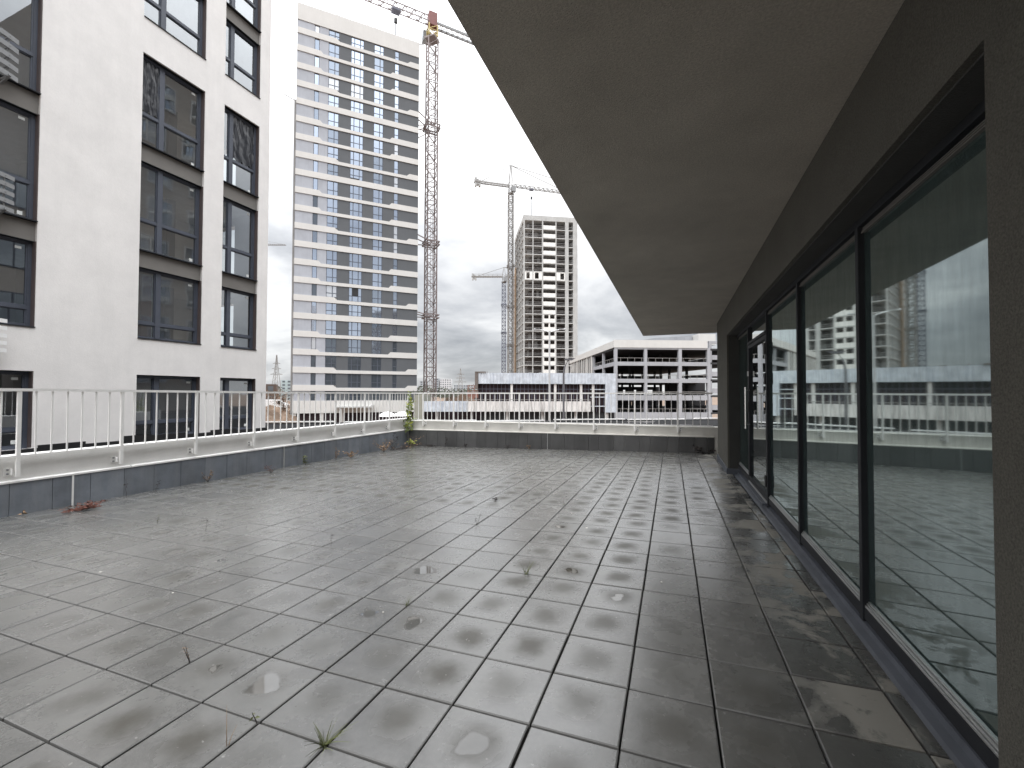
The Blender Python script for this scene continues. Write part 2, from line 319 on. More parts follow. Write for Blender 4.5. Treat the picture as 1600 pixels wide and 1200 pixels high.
# ------------------------------------------------------------------ the terrace floor (falls gently to the far left corner)
GO = Vector((-1.41274, 1.87759, -0.03800)); EX = Vector((0.39988, 0.000106, 0.00975)); EY = Vector((0.000014, 0.39997, -0.004939)); EN = Vector((-0.024376, 0.012344, 0.999626))
def fz(x, y): return 0.0196 + 0.024385 * x - 0.012348 * y
def paving():
    v = []; f = []; uv = []; att = []; pat = []
    def tile(i0, i1, j0, j1, r, g, b, wv, pv):
        gp = 0.0125
        th = 0.03
        dx = rnd.uniform(-.0016, .0016); dy = rnd.uniform(-.0016, .0016); dz = rnd.uniform(-.0012, .0006)
        k = len(v)
        ci = (i0 + i1) / 2; cj = (j0 + j1) / 2
        sh = rnd.uniform(-.004, .004); sh2 = rnd.uniform(-.003, .003)
        for inset, dep in ((gp, -th), (gp, -0.004), (gp + 0.013, 0.0)):
            for (a, c) in ((i0 + inset, j0 + inset), (i1 - inset, j0 + inset), (i1 - inset, j1 - inset), (i0 + inset, j1 - inset)):
                h = dep + dz + (a - ci) * dx * 1.0 + (c - cj) * dy * 1.0
                v.append(GO + EX * (a + sh) + EY * (c + sh2) + EN * h)
        fs = [(k + 8, k + 9, k + 10, k + 11)]
        for lv in (0, 4):
            for q in range(4):
                fs.append((k + lv + q, k + lv + (q + 1) % 4, k + lv + 4 + (q + 1) % 4, k + lv + 4 + q))
        for n_, ff in enumerate(fs):
            f.append(ff)
            uv.extend([(0, 0), (1, 0), (1, 1), (0, 1)] if n_ == 0 else [(0, 0)] * 4)
            att.append((r, g, b, wv)); pat.append(pv if n_ == 0 else -1.0)
    PUD = {(-2, 3): 1, (-2, -1): 1, (-2, 1): .8, (-1, 1): .7, (-3, 2): .55, (1, -1): .6, (2, 3): .5, (0, 1): .4, (-3, -1): .4}
    for i in range(-18, 7):
        for j in range(-11, 27):
            i1 = i + 1; j1 = j + 1
            if i == 6: i1 = 6 + 0.215 + 0.0045 * max(0, j)
            if j == 26: j1 = 26.75
            wb = .28 + rnd.uniform(-.34, .34)
            if 0 <= i <= 2 and j >= 2: wb += .55
            if j > 8: wb += .6
            if j < 2 and -3 <= i <= 4: wb += .32
            if -6 <= i <= -1 and 4 <= j <= 10: wb -= .22
            if i >= 4: wb -= .3
            if i < -7 and j < 8: wb -= .12
            pv = PUD.get((i, j), 0.0)
            if pv == 0 and rnd.random() < .025: pv = rnd.uniform(.3, .7)
            tile(i, i1, j, j1, rnd.random(), rnd.random(), rnd.random(), max(0, min(1, wb)), pv)
    me = bpy.data.meshes.new('terrace_paving'); me.from_pydata(v, [], f); me.update()
    ul = me.uv_layers.new(name='tile'); 
    for l, c in enumerate(uv): ul.data[l].uv = c
    ca = me.attributes.new('rand', 'FLOAT_COLOR', 'FACE')
    for k, c in enumerate(att): ca.data[k].color = c
    pa = me.attributes.new('pool', 'FLOAT', 'FACE')
    for k, c in enumerate(pat): pa.data[k].value = c
    mt, nt, b = new_mat('wet_concrete_pavers')
    g = N(nt, 'ShaderNodeNewGeometry'); P = g.outputs['Position']; sp = N(nt, 'ShaderNodeSeparateXYZ'); Lk(nt, P, sp.inputs[0])
    at = N(nt, 'ShaderNodeAttribute', attribute_name='rand'); ac = N(nt, 'ShaderNodeSeparateColor'); Lk(nt, at.outputs['Color'], ac.inputs[0])
    r_, g_, b_ = ac.outputs[0], ac.outputs[1], ac.outputs[2]
    um = N(nt, 'ShaderNodeUVMap', uv_map='tile'); us = N(nt, 'ShaderNodeSeparateXYZ'); Lk(nt, um.outputs[0], us.inputs[0])
    def noise(sc_, det=5, rg=0.6, vec=P, dist=0.0):
        n = N(nt, 'ShaderNodeTexNoise'); n.inputs['Scale'].default_value = sc_; n.inputs['Detail'].default_value = det; n.inputs['Roughness'].default_value = rg; n.inputs['Distortion'].default_value = dist
        Lk(nt, vec, n.inputs['Vector']); return n.outputs[0]
    nb = noise(1.1); nm = noise(5.5, 6, 0.65); nf = noise(45, 5, 0.7); ng = noise(160, 3, 0.6)
    # damp hollow in the middle of each tile, off-centre and ragged
    ou = math_(nt, 'SUBTRACT', us.outputs[0], math_(nt, 'MULTIPLY_ADD', g_, 0.24, 0.38)); ov = math_(nt, 'SUBTRACT', us.outputs[1], math_(nt, 'MULTIPLY_ADD', b_, 0.24, 0.38))
    rr = math_(nt, 'SQRT', math_(nt, 'ADD', math_(nt, 'MULTIPLY', ou, ou), math_(nt, 'MULTIPLY', ov, ov)))
    bx = math_(nt, 'MAXIMUM', math_(nt, 'ABSOLUTE', math_(nt, 'SUBTRACT', us.outputs[0], 0.5)), math_(nt, 'ABSOLUTE', math_(nt, 'SUBTRACT', us.outputs[1], 0.5)))
    rr0 = math_(nt, 'ADD', math_(nt, 'MULTIPLY', rr, 0.6), math_(nt, 'MULTIPLY', bx, 0.4))
    rr = math_(nt, 'ADD', rr0, math_(nt, 'ADD', math_(nt, 'MULTIPLY_ADD', nm, 0.40, -0.20), math_(nt, 'MULTIPLY_ADD', noise(14, 5, .65, P, .6), 0.07, -0.035)))
    hollow = ramp_(nt, rr, [(0.05, (1, 1, 1)), (0.44, (0, 0, 0))], 'EASE')
    wet = math_(nt, 'ADD', at.outputs['Alpha'], math_(nt, 'MULTIPLY_ADD', nb, 0.7, -0.35), clamp=True)
    pl_ = N(nt, 'ShaderNodeAttribute', attribute_name='pool'); pool = pl_.outputs['Fac']
    edge = math_(nt, 'LESS_THAN', pool, -0.5)
    hw = math_(nt, 'MULTIPLY', hollow, wet)
    base = ramp_(nt, math_(nt, 'ADD', math_(nt, 'MULTIPLY', nm, 0.6), math_(nt, 'MULTIPLY', nf, 0.4)), [(0.32, (0.088, 0.088, 0.084)), (0.68, (0.142, 0.140, 0.133))])
    base = mixc(nt, 1.0, base, ramp_(nt, r_, [(0, (0.86, 0.86, 0.85)), (1, (1.1, 1.1, 1.1))]), 'MULTIPLY')
    base = mixc(nt, math_(nt, 'MULTIPLY', hw, 0.85), base, (0.050, 0.046, 0.036))
    base = mixc(nt, math_(nt, 'MULTIPLY', edge, 0.7), base, (0.175, 0.174, 0.17))  # pale dry arrises; the skylight they catch is painted into the tone
    # dry pale patches in the shelter of the overhang
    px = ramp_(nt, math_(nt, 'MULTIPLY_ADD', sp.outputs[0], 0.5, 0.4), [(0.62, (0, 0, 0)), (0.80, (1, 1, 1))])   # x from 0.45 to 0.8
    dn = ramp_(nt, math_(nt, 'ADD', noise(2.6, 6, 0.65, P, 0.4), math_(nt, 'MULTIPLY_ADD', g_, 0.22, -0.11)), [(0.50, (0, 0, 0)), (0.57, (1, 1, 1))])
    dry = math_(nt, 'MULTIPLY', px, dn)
    damp_shade = math_(nt, 'MULTIPLY', px, 0.6)  # damp pavers by the wall, with the overhang's shade painted in as well
    base = mixc(nt, damp_shade, base, (0.052, 0.051, 0.048))
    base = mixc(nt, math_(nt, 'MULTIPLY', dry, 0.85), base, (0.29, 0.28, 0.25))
    # small pale chips and crumbs
    spk = ramp_(nt, noise(38, 1, 0.5), [(0.755, (0, 0, 0)), (0.775, (1, 1, 1))])
    base = mixc(nt, math_(nt, 'MULTIPLY', spk, 0.35), base, (0.42, 0.41, 0.39))
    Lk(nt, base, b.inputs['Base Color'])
    # standing water: only in the wettest hollows
    pr_ = math_(nt, 'ADD', rr0, math_(nt, 'MULTIPLY_ADD', noise(4.5, 3, .5, P, .5), 0.8, -0.40))
    pdl = math_(nt, 'MULTIPLY', math_(nt, 'SUBTRACT', math_(nt, 'MULTIPLY', pool, 0.25), pr_), 16.0, clamp=True)
    pdl = math_(nt, 'MULTIPLY', pdl, math_(nt, 'GREATER_THAN', pool, 0.05))
    ro = ramp_(nt, math_(nt, 'ADD', math_(nt, 'MULTIPLY', nm, 0.5), math_(nt, 'MULTIPLY', nb, 0.5)), [(0.3, (0.15,) * 3), (0.7, (0.36,) * 3)])
    ro = mixc(nt, hw, ro, (0.5,) * 3)
    ro = mixc(nt, pdl, ro, (0.03,) * 3)
    ro = mixc(nt, dry, ro, (0.85,) * 3)
    ro = mixc(nt, edge, ro, (0.85,) * 3)
    Lk(nt, ro, b.inputs['Roughness'])
    # film of rain water over everything but the dry patches and the arrises
    cw_ = math_(nt, 'MULTIPLY', math_(nt, 'MULTIPLY', math_(nt, 'SUBTRACT', 1.0, edge), math_(nt, 'SUBTRACT', 1.0, dry)), math_(nt, 'MAXIMUM', pdl, math_(nt, 'MULTIPLY_ADD', hw, -0.8, 1.0)))
    Lk(nt, math_(nt, 'MULTIPLY', cw_, 0.9), b.inputs['Coat Weight']); b.inputs['Coat IOR'].default_value = 1.85
    cr = ramp_(nt, math_(nt, 'ADD', math_(nt, 'MULTIPLY', nm, 0.5), math_(nt, 'MULTIPLY', nb, 0.5)), [(0.3, (0.17,) * 3), (0.7, (0.36,) * 3)])
    cr = mixc(nt, math_(nt, 'MULTIPLY', hw, 0.6), cr, (0.34,) * 3)
    cr = mixc(nt, pdl, cr, (0.02,) * 3)
    Lk(nt, cr, b.inputs['Coat Roughness'])
    b.inputs['IOR'].default_value = 1.45; b.inputs['Specular IOR Level'].default_value = 0.4
    hgt = math_(nt, 'ADD', math_(nt, 'MULTIPLY', nf, 0.6), math_(nt, 'MULTIPLY', ng, 0.4))
    bp = N(nt, 'ShaderNodeBump'); bp.inputs['Distance'].default_value = 0.0016
    Lk(nt, math_(nt, 'MULTIPLY', math_(nt, 'SUBTRACT', 1.0, pdl), 0.55), bp.inputs['Strength']); Lk(nt, hgt, bp.inputs['Height']); Lk(nt, bp.outputs[0], b.inputs['Normal']); Lk(nt, bp.outputs[0], b.inputs['Coat Normal'])
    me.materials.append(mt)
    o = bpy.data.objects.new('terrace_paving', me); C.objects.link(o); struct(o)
    # dark bedding below the joints
    q = [GO + EX * a + EY * c + EN * -0.028 for a, c in ((-18.2, -11.5), (6.6, -11.5), (6.6, 27.2), (-18.2, 27.2))]
    q2 = [p - EN * 0.3 for p in q]
    sb = MB().add(q + q2, [(0, 1, 2, 3), (7, 6, 5, 4), (0, 4, 5, 1), (1, 5, 6, 2), (2, 6, 7, 3), (3, 7, 4, 0)])
    struct(sb.build('terrace_bedding', mat('dark_bedding', (0.022, 0.021, 0.020), 0.9, 0.4, 6)))
paving()

# podium roof beyond the parapets, and the ground
def podium():
    mt, nt, b = new_mat('wet_black_roofing')
    g = N(nt, 'ShaderNodeNewGeometry'); n = N(nt, 'ShaderNodeTexNoise'); n.inputs['Scale'].default_value = 0.28; n.inputs['Detail'].default_value = 3
    Lk(nt, g.outputs['Position'], n.inputs['Vector'])
    p = ramp_(nt, n.outputs[0], [(0.60, (0.8,) * 3), (0.61, (0.05,) * 3)])
    Lk(nt, p, b.inputs['Roughness']); b.inputs['Base Color'].default_value = (0.010, 0.010, 0.011, 1); b.inputs['IOR'].default_value = 1.33; b.inputs['Specular IOR Level'].default_value = 0.25
    poly = [(-60, -9.02), (-15.3, -9.02), (-9.05, -9.02), (-9.05, 13.1), (12, 13.1), (12, 32.55), (1.76, 26.8), (-3.0, 24.5), (-18.3, 15.6), (-38, 4.2), (-60, 4.2)]
    poly = [(-30, -9), (-8.95, -9), (-8.95, 12.95), (14, 12.95), (14, 33.6), (-3.0, 24.3), (-30, 8.6)]
    o = MB().prism_z(poly, -0.6, -0.05).build('podium_roof', mt); struct(o)
podium()
def kerb():
    t = thing('roof_kerb', 'broken line of white metal capping along the edge of the black podium roof', 'roof edging', (-3.0, 24.3, 0), math.atan2(24.3 - 8.6, 27.0))
    MB().box(-26, 21, -0.12, 0.12, -0.08, -0.02).build('kerb', M['black'], t)
    x = -22.0
    k = 0
    while x < 18:
        L = rnd.uniform(1.8, 4.2)
        MB().box(x, x + L, -0.12, 0.12, -0.02 + 0.03 * (k % 2), 0.03 + 0.03 * (k % 2)).build('capping', M['white_metal'], t)
        x += L + rnd.uniform(0.1, 0.7); k += 1
kerb()
g = MB().add([(-900, -300, -4.6), (900, -300, -4.6), (900, 1500, -4.6), (-900, 1500, -4.6)], [(0, 1, 2, 3)]).build('ground', M['earth']); struct(g)
rd = MB().prism_z([(-46, 34), (12, 62), (9, 68), (-50, 41)], -4.58, -4.55).build('road', mat('asphalt', (0.06, 0.06, 0.062), 0.6, 0.2, 0.5)); struct(rd)

# ------------------------------------------------------------------ parapets
def parapet(name, label, axis):
    t = thing(name, label, 'parapet', (0, 0, 0))
    if axis == 'left':
        y0, y1, X = -2.6, 12.6, -8.6
        wl = MB().box(X - 0.30, X - 0.03, y0, y1 + 0.3, -0.7, 0.597).build('wall', M['plaster_left'], t, 0.01)
        # cladding of slate tiles, each a little off
        y = 12.58; k = 0
        mb = MB()
        while y > y0:
            wd = 0.44 if k else 0.25
            a = y - wd + 0.006
            zt = 0.222 + rnd.uniform(-.004, .004); dx = rnd.uniform(-.003, .003)
            mb.add([(X + dx, a, fz(X, a) - 0.06), (X + dx, y, fz(X, y) - 0.06), (X + dx, y, zt - 0.004 * (y - 3) * 0.8), (X + dx, a, zt - 0.004 * (a - 3) * 0.8),
                    (X - 0.028, a, fz(X, a) - 0.06), (X - 0.028, y, fz(X, y) - 0.06), (X - 0.028, y, zt), (X - 0.028, a, zt)],
                   [(0, 1, 2, 3), (7, 6, 5, 4), (0, 3, 7, 4), (1, 5, 6, 2), (3, 2, 6, 7)])
            y -= wd; k += 1
        mb.build('skirting', M['skirt'], t)
        fl = MB()
        for a, c in ((-2.6, 4.5), (4.51, 8.2), (8.21, 12.58)):
            fl.add([(X + 0.012, a, .222 - .0032 * (a - 3)), (X + 0.012, c, .222 - .0032 * (c - 3)), (X + 0.012, c, .247 - .0032 * (c - 3)), (X + 0.012, a, .247 - .0032 * (a - 3)),
                    (X - .03, a, .222 - .0032 * (a - 3)), (X - .03, c, .222 - .0032 * (c - 3)), (X - .03, c, .262 - .0032 * (c - 3)), (X - .03, a, .262 - .0032 * (a - 3))],
                   [(0, 1, 2, 3), (3, 2, 6, 7), (0, 4, 5, 1), (0, 3, 7, 4), (1, 5, 6, 2)])
        fl.build('drip_flashing', M['white_metal'], t)
        MB().bar((X + .004, 3.76, fz(X, 3.76)), (X + .004, 3.76, .225), .022, .01).build('joint_strip', M['white_metal'], t)
        MB().bar((X + .004, 7.55, fz(X, 7.55)), (X + .004, 7.55, .205), .03, .01).build('joint_strip', M['alu'], t)
    else:
        x0, x1, Y = -8.6, 2.6, 12.6
        def zt(x): return 0.202 + (x + 8.4) * 0.0115
        def zw(x): return 0.535 + (x + 8.3) * 0.0058
        wl = MB().add([(x0, Y + .03, -.7), (x1, Y + .03, -.7), (x1, Y + .3, -.7), (x0, Y + .3, -.7), (x0, Y + .03, zw(x0)), (x1, Y + .03, zw(x1)), (x1, Y + .3, zw(x1)), (x0, Y + .3, zw(x0))],
                      [(0, 3, 2, 1), (4, 5, 6, 7), (0, 1, 5, 4), (1, 2, 6, 5), (2, 3, 7, 6), (3, 0, 4, 7)]).build('wall', M['plaster_edge'], t, 0.01)
        mb = MB(); x = x0 + 0.02; k = 0
        while x < 1.06:
            wd = 0.29 if k % 2 else 0.44
            c = min(x + wd - 0.006, 1.07); dy = rnd.uniform(-.003, .003)
            mb.add([(x, Y + dy, fz(x, Y) - .06), (c, Y + dy, fz(c, Y) - .06), (c, Y + dy, zt(c)), (x, Y + dy, zt(x)), (x, Y + .028, fz(x, Y) - .06), (c, Y + .028, fz(c, Y) - .06), (c, Y + .028, zt(c)), (x, Y + .028, zt(x))],
                   [(0, 1, 2, 3), (7, 6, 5, 4), (0, 3, 7, 4), (1, 5, 6, 2), (3, 2, 6, 7)])
            x += wd; k += 1
        mb.build('skirting', M['skirtdark'], t)
        a, c = x0, 1.07
        MB().add([(a, Y - .012, zt(a)), (c, Y - .012, zt(c)), (c, Y - .012, zt(c) + .022), (a, Y - .012, zt(a) + .022), (a, Y + .03, zt(a)), (c, Y + .03, zt(c)), (c, Y + .03, zt(c) + .036), (a, Y + .03, zt(a) + .036)],
                 [(0, 1, 2, 3), (3, 2, 6, 7), (0, 4, 5, 1), (0, 3, 7, 4), (1, 5, 6, 2)]).build('drip_flashing', M['plaster_edge'], t)
        MB().bar((-3.56, Y - .004, fz(-3.56, Y)), (-3.56, Y - .004, zt(-3.56)), .018, .01).build('joint_strip', M['alu'], t)
        MB().bar((-8.57, Y - .004, fz(-8.57, Y)), (-8.57, Y - .004, zt(-8.57)), .022, .02).build('joint_strip', M['alu'], t)
    return t
parapet('parapet_wall', 'low white parapet with blue grey slate skirting along the left side of the terrace', 'left')
parapet('parapet_wall', 'low cream parapet with dark skirting across the far end of the terrace', 'far')

def railing(label, axis):
    t = thing('railing', label, 'railing', (0, 0, 0), 0, 'white steel railings on the terrace parapets')
    if axis == 'left':
        P = lambda s, z, o=0.0: (-8.565 + o, s, z)
        posts = [-1.6, -0.41, 0.78, 1.97, 3.153, 4.347, 5.532, 6.747, 7.921, 9.145, 10.325, 11.519, 12.54]
        top = lambda s: 1.545 - max(0, min(1, (s - 3) / 5)) * 0.04 - max(0, (s - 8) / 5) * 0.012
        bot = lambda s: 0.592 + 0.0 * s
        low = lambda s: 0.315 - 0.002 * s
        s0, s1 = -2.6, 12.56; sg = -1; no_br = len(posts) - 1
    else:
        P = lambda s, z, o=0.0: (s, 12.565 - o, z)
        posts = [-7.964, -6.789, -5.633, -4.468, -3.31, -2.145, -0.981, 0.158]
        top = lambda s: 1.497 + (s + 8.3) * 0.0022
        bot = lambda s: 0.565 + (s + 8.3) * 0.0056
        low = lambda s: 0.37 + (s + 8) * 0.006
        s0, s1 = -8.54, 1.03; sg = 1; no_br = -1
    ts = [s0 + (s1 - s0) * i / 16 for i in range(17)]
    mb = MB()
    for a, b in zip(ts, ts[1:]): mb.bar(P(a, top(a) - 0.02), P(b, top(b) - 0.02), 0.05, 0.04)
    mb.build('top_rail', M['white_metal'], t)
    mb = MB()
    for a, b in zip(ts, ts[1:]): mb.bar(P(a, bot(a)), P(b, bot(b)), 0.03, 0.028)
    mb.build('bottom_rail', M['white_metal'], t)
    for k, s in enumerate(posts):
        MB().bar(P(s, low(s)), P(s, top(s) - 0.041), 0.042, 0.042).build('post', M['white_metal'], t, 0.003)
        if k != no_br:
            z = low(s) + 0.075
            br = MB(); q = s - 0.075
            a = P(q, z, -0.045); 
            if axis == 'left': br.box(-8.632, -8.622, q - .035, q + .035, z - .055, z + .055).box(-8.622, -8.56, q + .02, q + .03, z - .04, z + .04)
            else: br.box(s + .04, s + .11, 12.622, 12.632, z - .055, z + .055).box(s + .03, s + .04, 12.56, 12.622, z - .04, z + .04)
            bo = br.build('bracket', M['white_metal'], t)
            for dz in (-.028, .03):
                bl = MB()
                if axis == 'left': bl.tube([(-8.622, q - .005, z + dz), (-8.60, q - .005, z + dz)], .013, 6)
                else: bl.tube([(s + .078, 12.622, z + dz), (s + .078, 12.60, z + dz)], .013, 6)
                bl.build('bolt', M['basket'], bo)
    allp = posts + ([s1 + 0.08] if axis == 'far' else [])
    if axis == 'far': allp = [-8.54 - 0.15] + allp
    first = None
    for a, b in zip(allp, allp[1:]):
        nb = 6 if b - a > 1.0 else (4 if b - a > 0.8 else 3)
        for i in range(nb):
            s = a + (b - a) * (i + 1) / (nb + 1)
            if s < s0 or s > s1: continue
            MB().bar(P(s + rnd.uniform(-.004, .004), bot(s) + .014), P(s, top(s) - .041), 0.017, 0.017).build('baluster', M['white_metal'], t)
railing('white steel railing with thin balusters along the left parapet', 'left')
railing('white steel railing with thin balusters across the far parapet', 'far')

# ------------------------------------------------------------------ our building: glazed wall under a deep overhang
FS = math.atan(0.0105)
def own_building():
    t = thing('terrace_building', 'dark rendered building with deep overhang and a wall of tall glass on the right', 'building', (1.02, 9.3, 0), -FS)
    # local frame: x outward from the terrace into the building, y along the wall; y local = Y - 9.3
    # wall: piers and lintel with the recess between
    w = MB()
    w.box(0, 0.9, -0.06, 2.05, -0.7, 3.19)                 # far pier
    w.box(0, 0.9, -13.3, -7.52, -0.7, 3.19)                # near pier
    w.box(0, 0.9, -7.52, -0.06, 2.635, 3.19)               # lintel over the glazing
    w.build('wall', M['render'], t)
    rv = MB().box(0.03, 0.45, -0.063, -0.07, -0.2, 2.632).box(0.03, 0.45, -7.51, -7.517, -0.2, 2.632).box(0.03, 0.45, -7.50, -0.08, 2.622, 2.632)
    rv.build('reveal', M['reveal'], t)
    MB().box(-0.022, 0.0, -0.06, 2.05, -0.3, 0.045).box(-0.022, 0.25, -0.085, -0.071, -0.3, 0.045).box(-0.02, 0.24, -0.071, -0.062, -0.3, 0.045).build('skirting', M['sill'], t, 0.004)
    # overhang
    MB().box(-1.84, 12, -20, 3.86, 3.2, 3.32).build('soffit', M['soffit'], t)
    up = MB().box(-1.845, 12, -20, 3.865, 3.32, 13.2); up.build('upper_wall', mat('brown_grey_render', (0.30, 0.28, 0.255), 0.9, 0.08, 0.6), t)
    MB().box(0.9, 12, -20, 2.04, -4.6, 3.2).build('rear_wall', M['render'], t)
    # windows of the upper storeys
    fr = None
    for r in range(3):
        for c in range(6):
            z = 4.6 + r * 3.0; y = -17.5 + c * 3.6
            if fr is None:
                f = MB().box(-1.87, -1.84, 0, 1.8, 0, .07).box(-1.87, -1.84, 0, 1.8, 1.73, 1.8).box(-1.87, -1.84, 0, .07, .07, 1.73).box(-1.87, -1.84, 1.73, 1.8, .07, 1.73).box(-1.87, -1.84, .85, .93, .07, 1.73)
                fr = f.build('window', M['wframe'], t); fr.location = (0, y, z)
                pn = MB().box(-1.858, -1.847, .07, 1.73, .07, 1.73).build('pane', M['aglass'], fr); 
            else:
                o = inst(fr, t, (0, y, z)); inst(pn, o)
    # glazing: plane at local x = 0.18
    gx = 0.195
    mull = [-7.42, -5.94, -4.46, -2.93, -1.40, -0.10]
    zb, ztp = 0.15, 2.60
    fm = MB()
    fm.box(gx - .02, gx + .07, -7.5, -0.08, 2.575, 2.622)
    fm.box(gx - .015, gx + .07, -7.5, -2.975, 0.075, zb)
    fm.box(gx - .015, gx + .07, -1.36, -0.08, 0.06, zb - .02)
    fm.build('frame', M['frame'], t)
    for y in mull[1:-1]:
        MB().box(gx - .022, gx + .06, y - .024, y + .024, 0.05, 2.575).build('mullion', M['frame'], t, 0.003)
    for k, (a, b) in enumerate(zip(mull, mull[1:])):
        if k == 3: continue
        gp = MB().box(gx + .012, gx + .03, a + (.0 if k else -.06), b - .0, zb - .02, 2.58).build('glass_panel', M['glass'], t)
        # aluminium beads along the foot and the head of each pane
        MB().box(gx - .012, gx + .012, a + .03, b - .03, zb, zb + .012).box(gx - .004, gx + .012, a + .03, b - .03, zb + .016, zb + .026).box(gx + .004, gx + .012, a + .03, b - .03, zb + .03, zb + .038).build('glazing_bead', M['alu'], gp)
        MB().box(gx - .006, gx + .012, a + .03, b - .03, 2.53, 2.536).box(gx - .002, gx + .012, a + .03, b - .03, 2.545, 2.55).box(gx + .002, gx + .012, a + .03, b - .03, 2.56, 2.564).build('glazing_bead', M['spandrel'], gp)
    # the door: bay 3, with a fixed light above
    a, b = mull[3] + .026, mull[4] - .026
    MB().box(gx + .012, gx + .03, a, b, 2.33, 2.575).build('fanlight', M['doorglass'], t)
    MB().box(gx - .03, gx + .05, a, b, 2.29, 2.33).build('transom', M['frame'], t)
    dr = MB().box(gx - .02, gx + .05, a + .01, a + .055, .09, 2.28).box(gx - .02, gx + .05, b - .055, b - .01, .09, 2.28).box(gx - .02, gx + .05, a + .055, b - .055, 2.225, 2.28).box(gx - .02, gx + .05, a + .055, b - .055, .09, .165).build('door', M['frame'], t)
    MB().box(gx + .01, gx + .028, a + .055, b - .055, .165, 2.225).build('door_glass', M['doorglass'], dr)
    h = MB().tube([(gx - .075, b + .02 - .10, .93), (gx - .075, b + .02 - .10, 1.60)], .014, 10)
    for z in (1.0, 1.55): h.tube([(gx - .075, b - .08, z), (gx - .01, b - .08, z)], .008, 6)
    h.build('handle', M['steel'], dr)
    MB().box(gx - .035, gx - .018, b - .055, b - .02, 1.2, 1.36).build('lock', M['black'], dr)
    MB().box(gx - .04, gx - .018, b - .05, b - .025, 1.78, 1.86).build('latch', M['alu'], dr)
    for z in (.27, 1.62, 2.02): MB().box(gx - .038, gx - .018, a + .005, a + .07, z, z + .15).build('hinge', M['black'], dr)
    MB().box(gx - .08, gx + .05, a - .01, b + .01, .035, .06).build('threshold', M['sill'], t)
    MB().box(gx - .03, gx - .018, a, b, .062, .088).build('threshold_strip', M['alu'], t)
    # membrane sill: a sheet turned up against the frame
    prof = [(0.108, -0.05), (0.110, 0.012), (0.128, 0.022), (gx - .030, .034), (gx - .024, .066), (gx + .04, .072), (gx + .04, -.05)]
    n = len(prof); s = MB()
    for (ya, yb) in ((-7.52, -5.55), (-5.548, -2.2), (-2.198, -0.09)):
        k = lambda y: fz(1.08, y + 9.3) - 0.012
        vs = [(x, ya, z + k(ya)) for x, z in prof] + [(x, yb, z + k(yb)) for x, z in prof]
        fs = [tuple(range(n)), tuple(range(2 * n - 1, n - 1, -1))] + [(i, i + n, (i + 1) % n + n, (i + 1) % n) for i in range(n)]
        s.add(vs, fs)
    s.build('sill', M['sill'], t)
own_building()

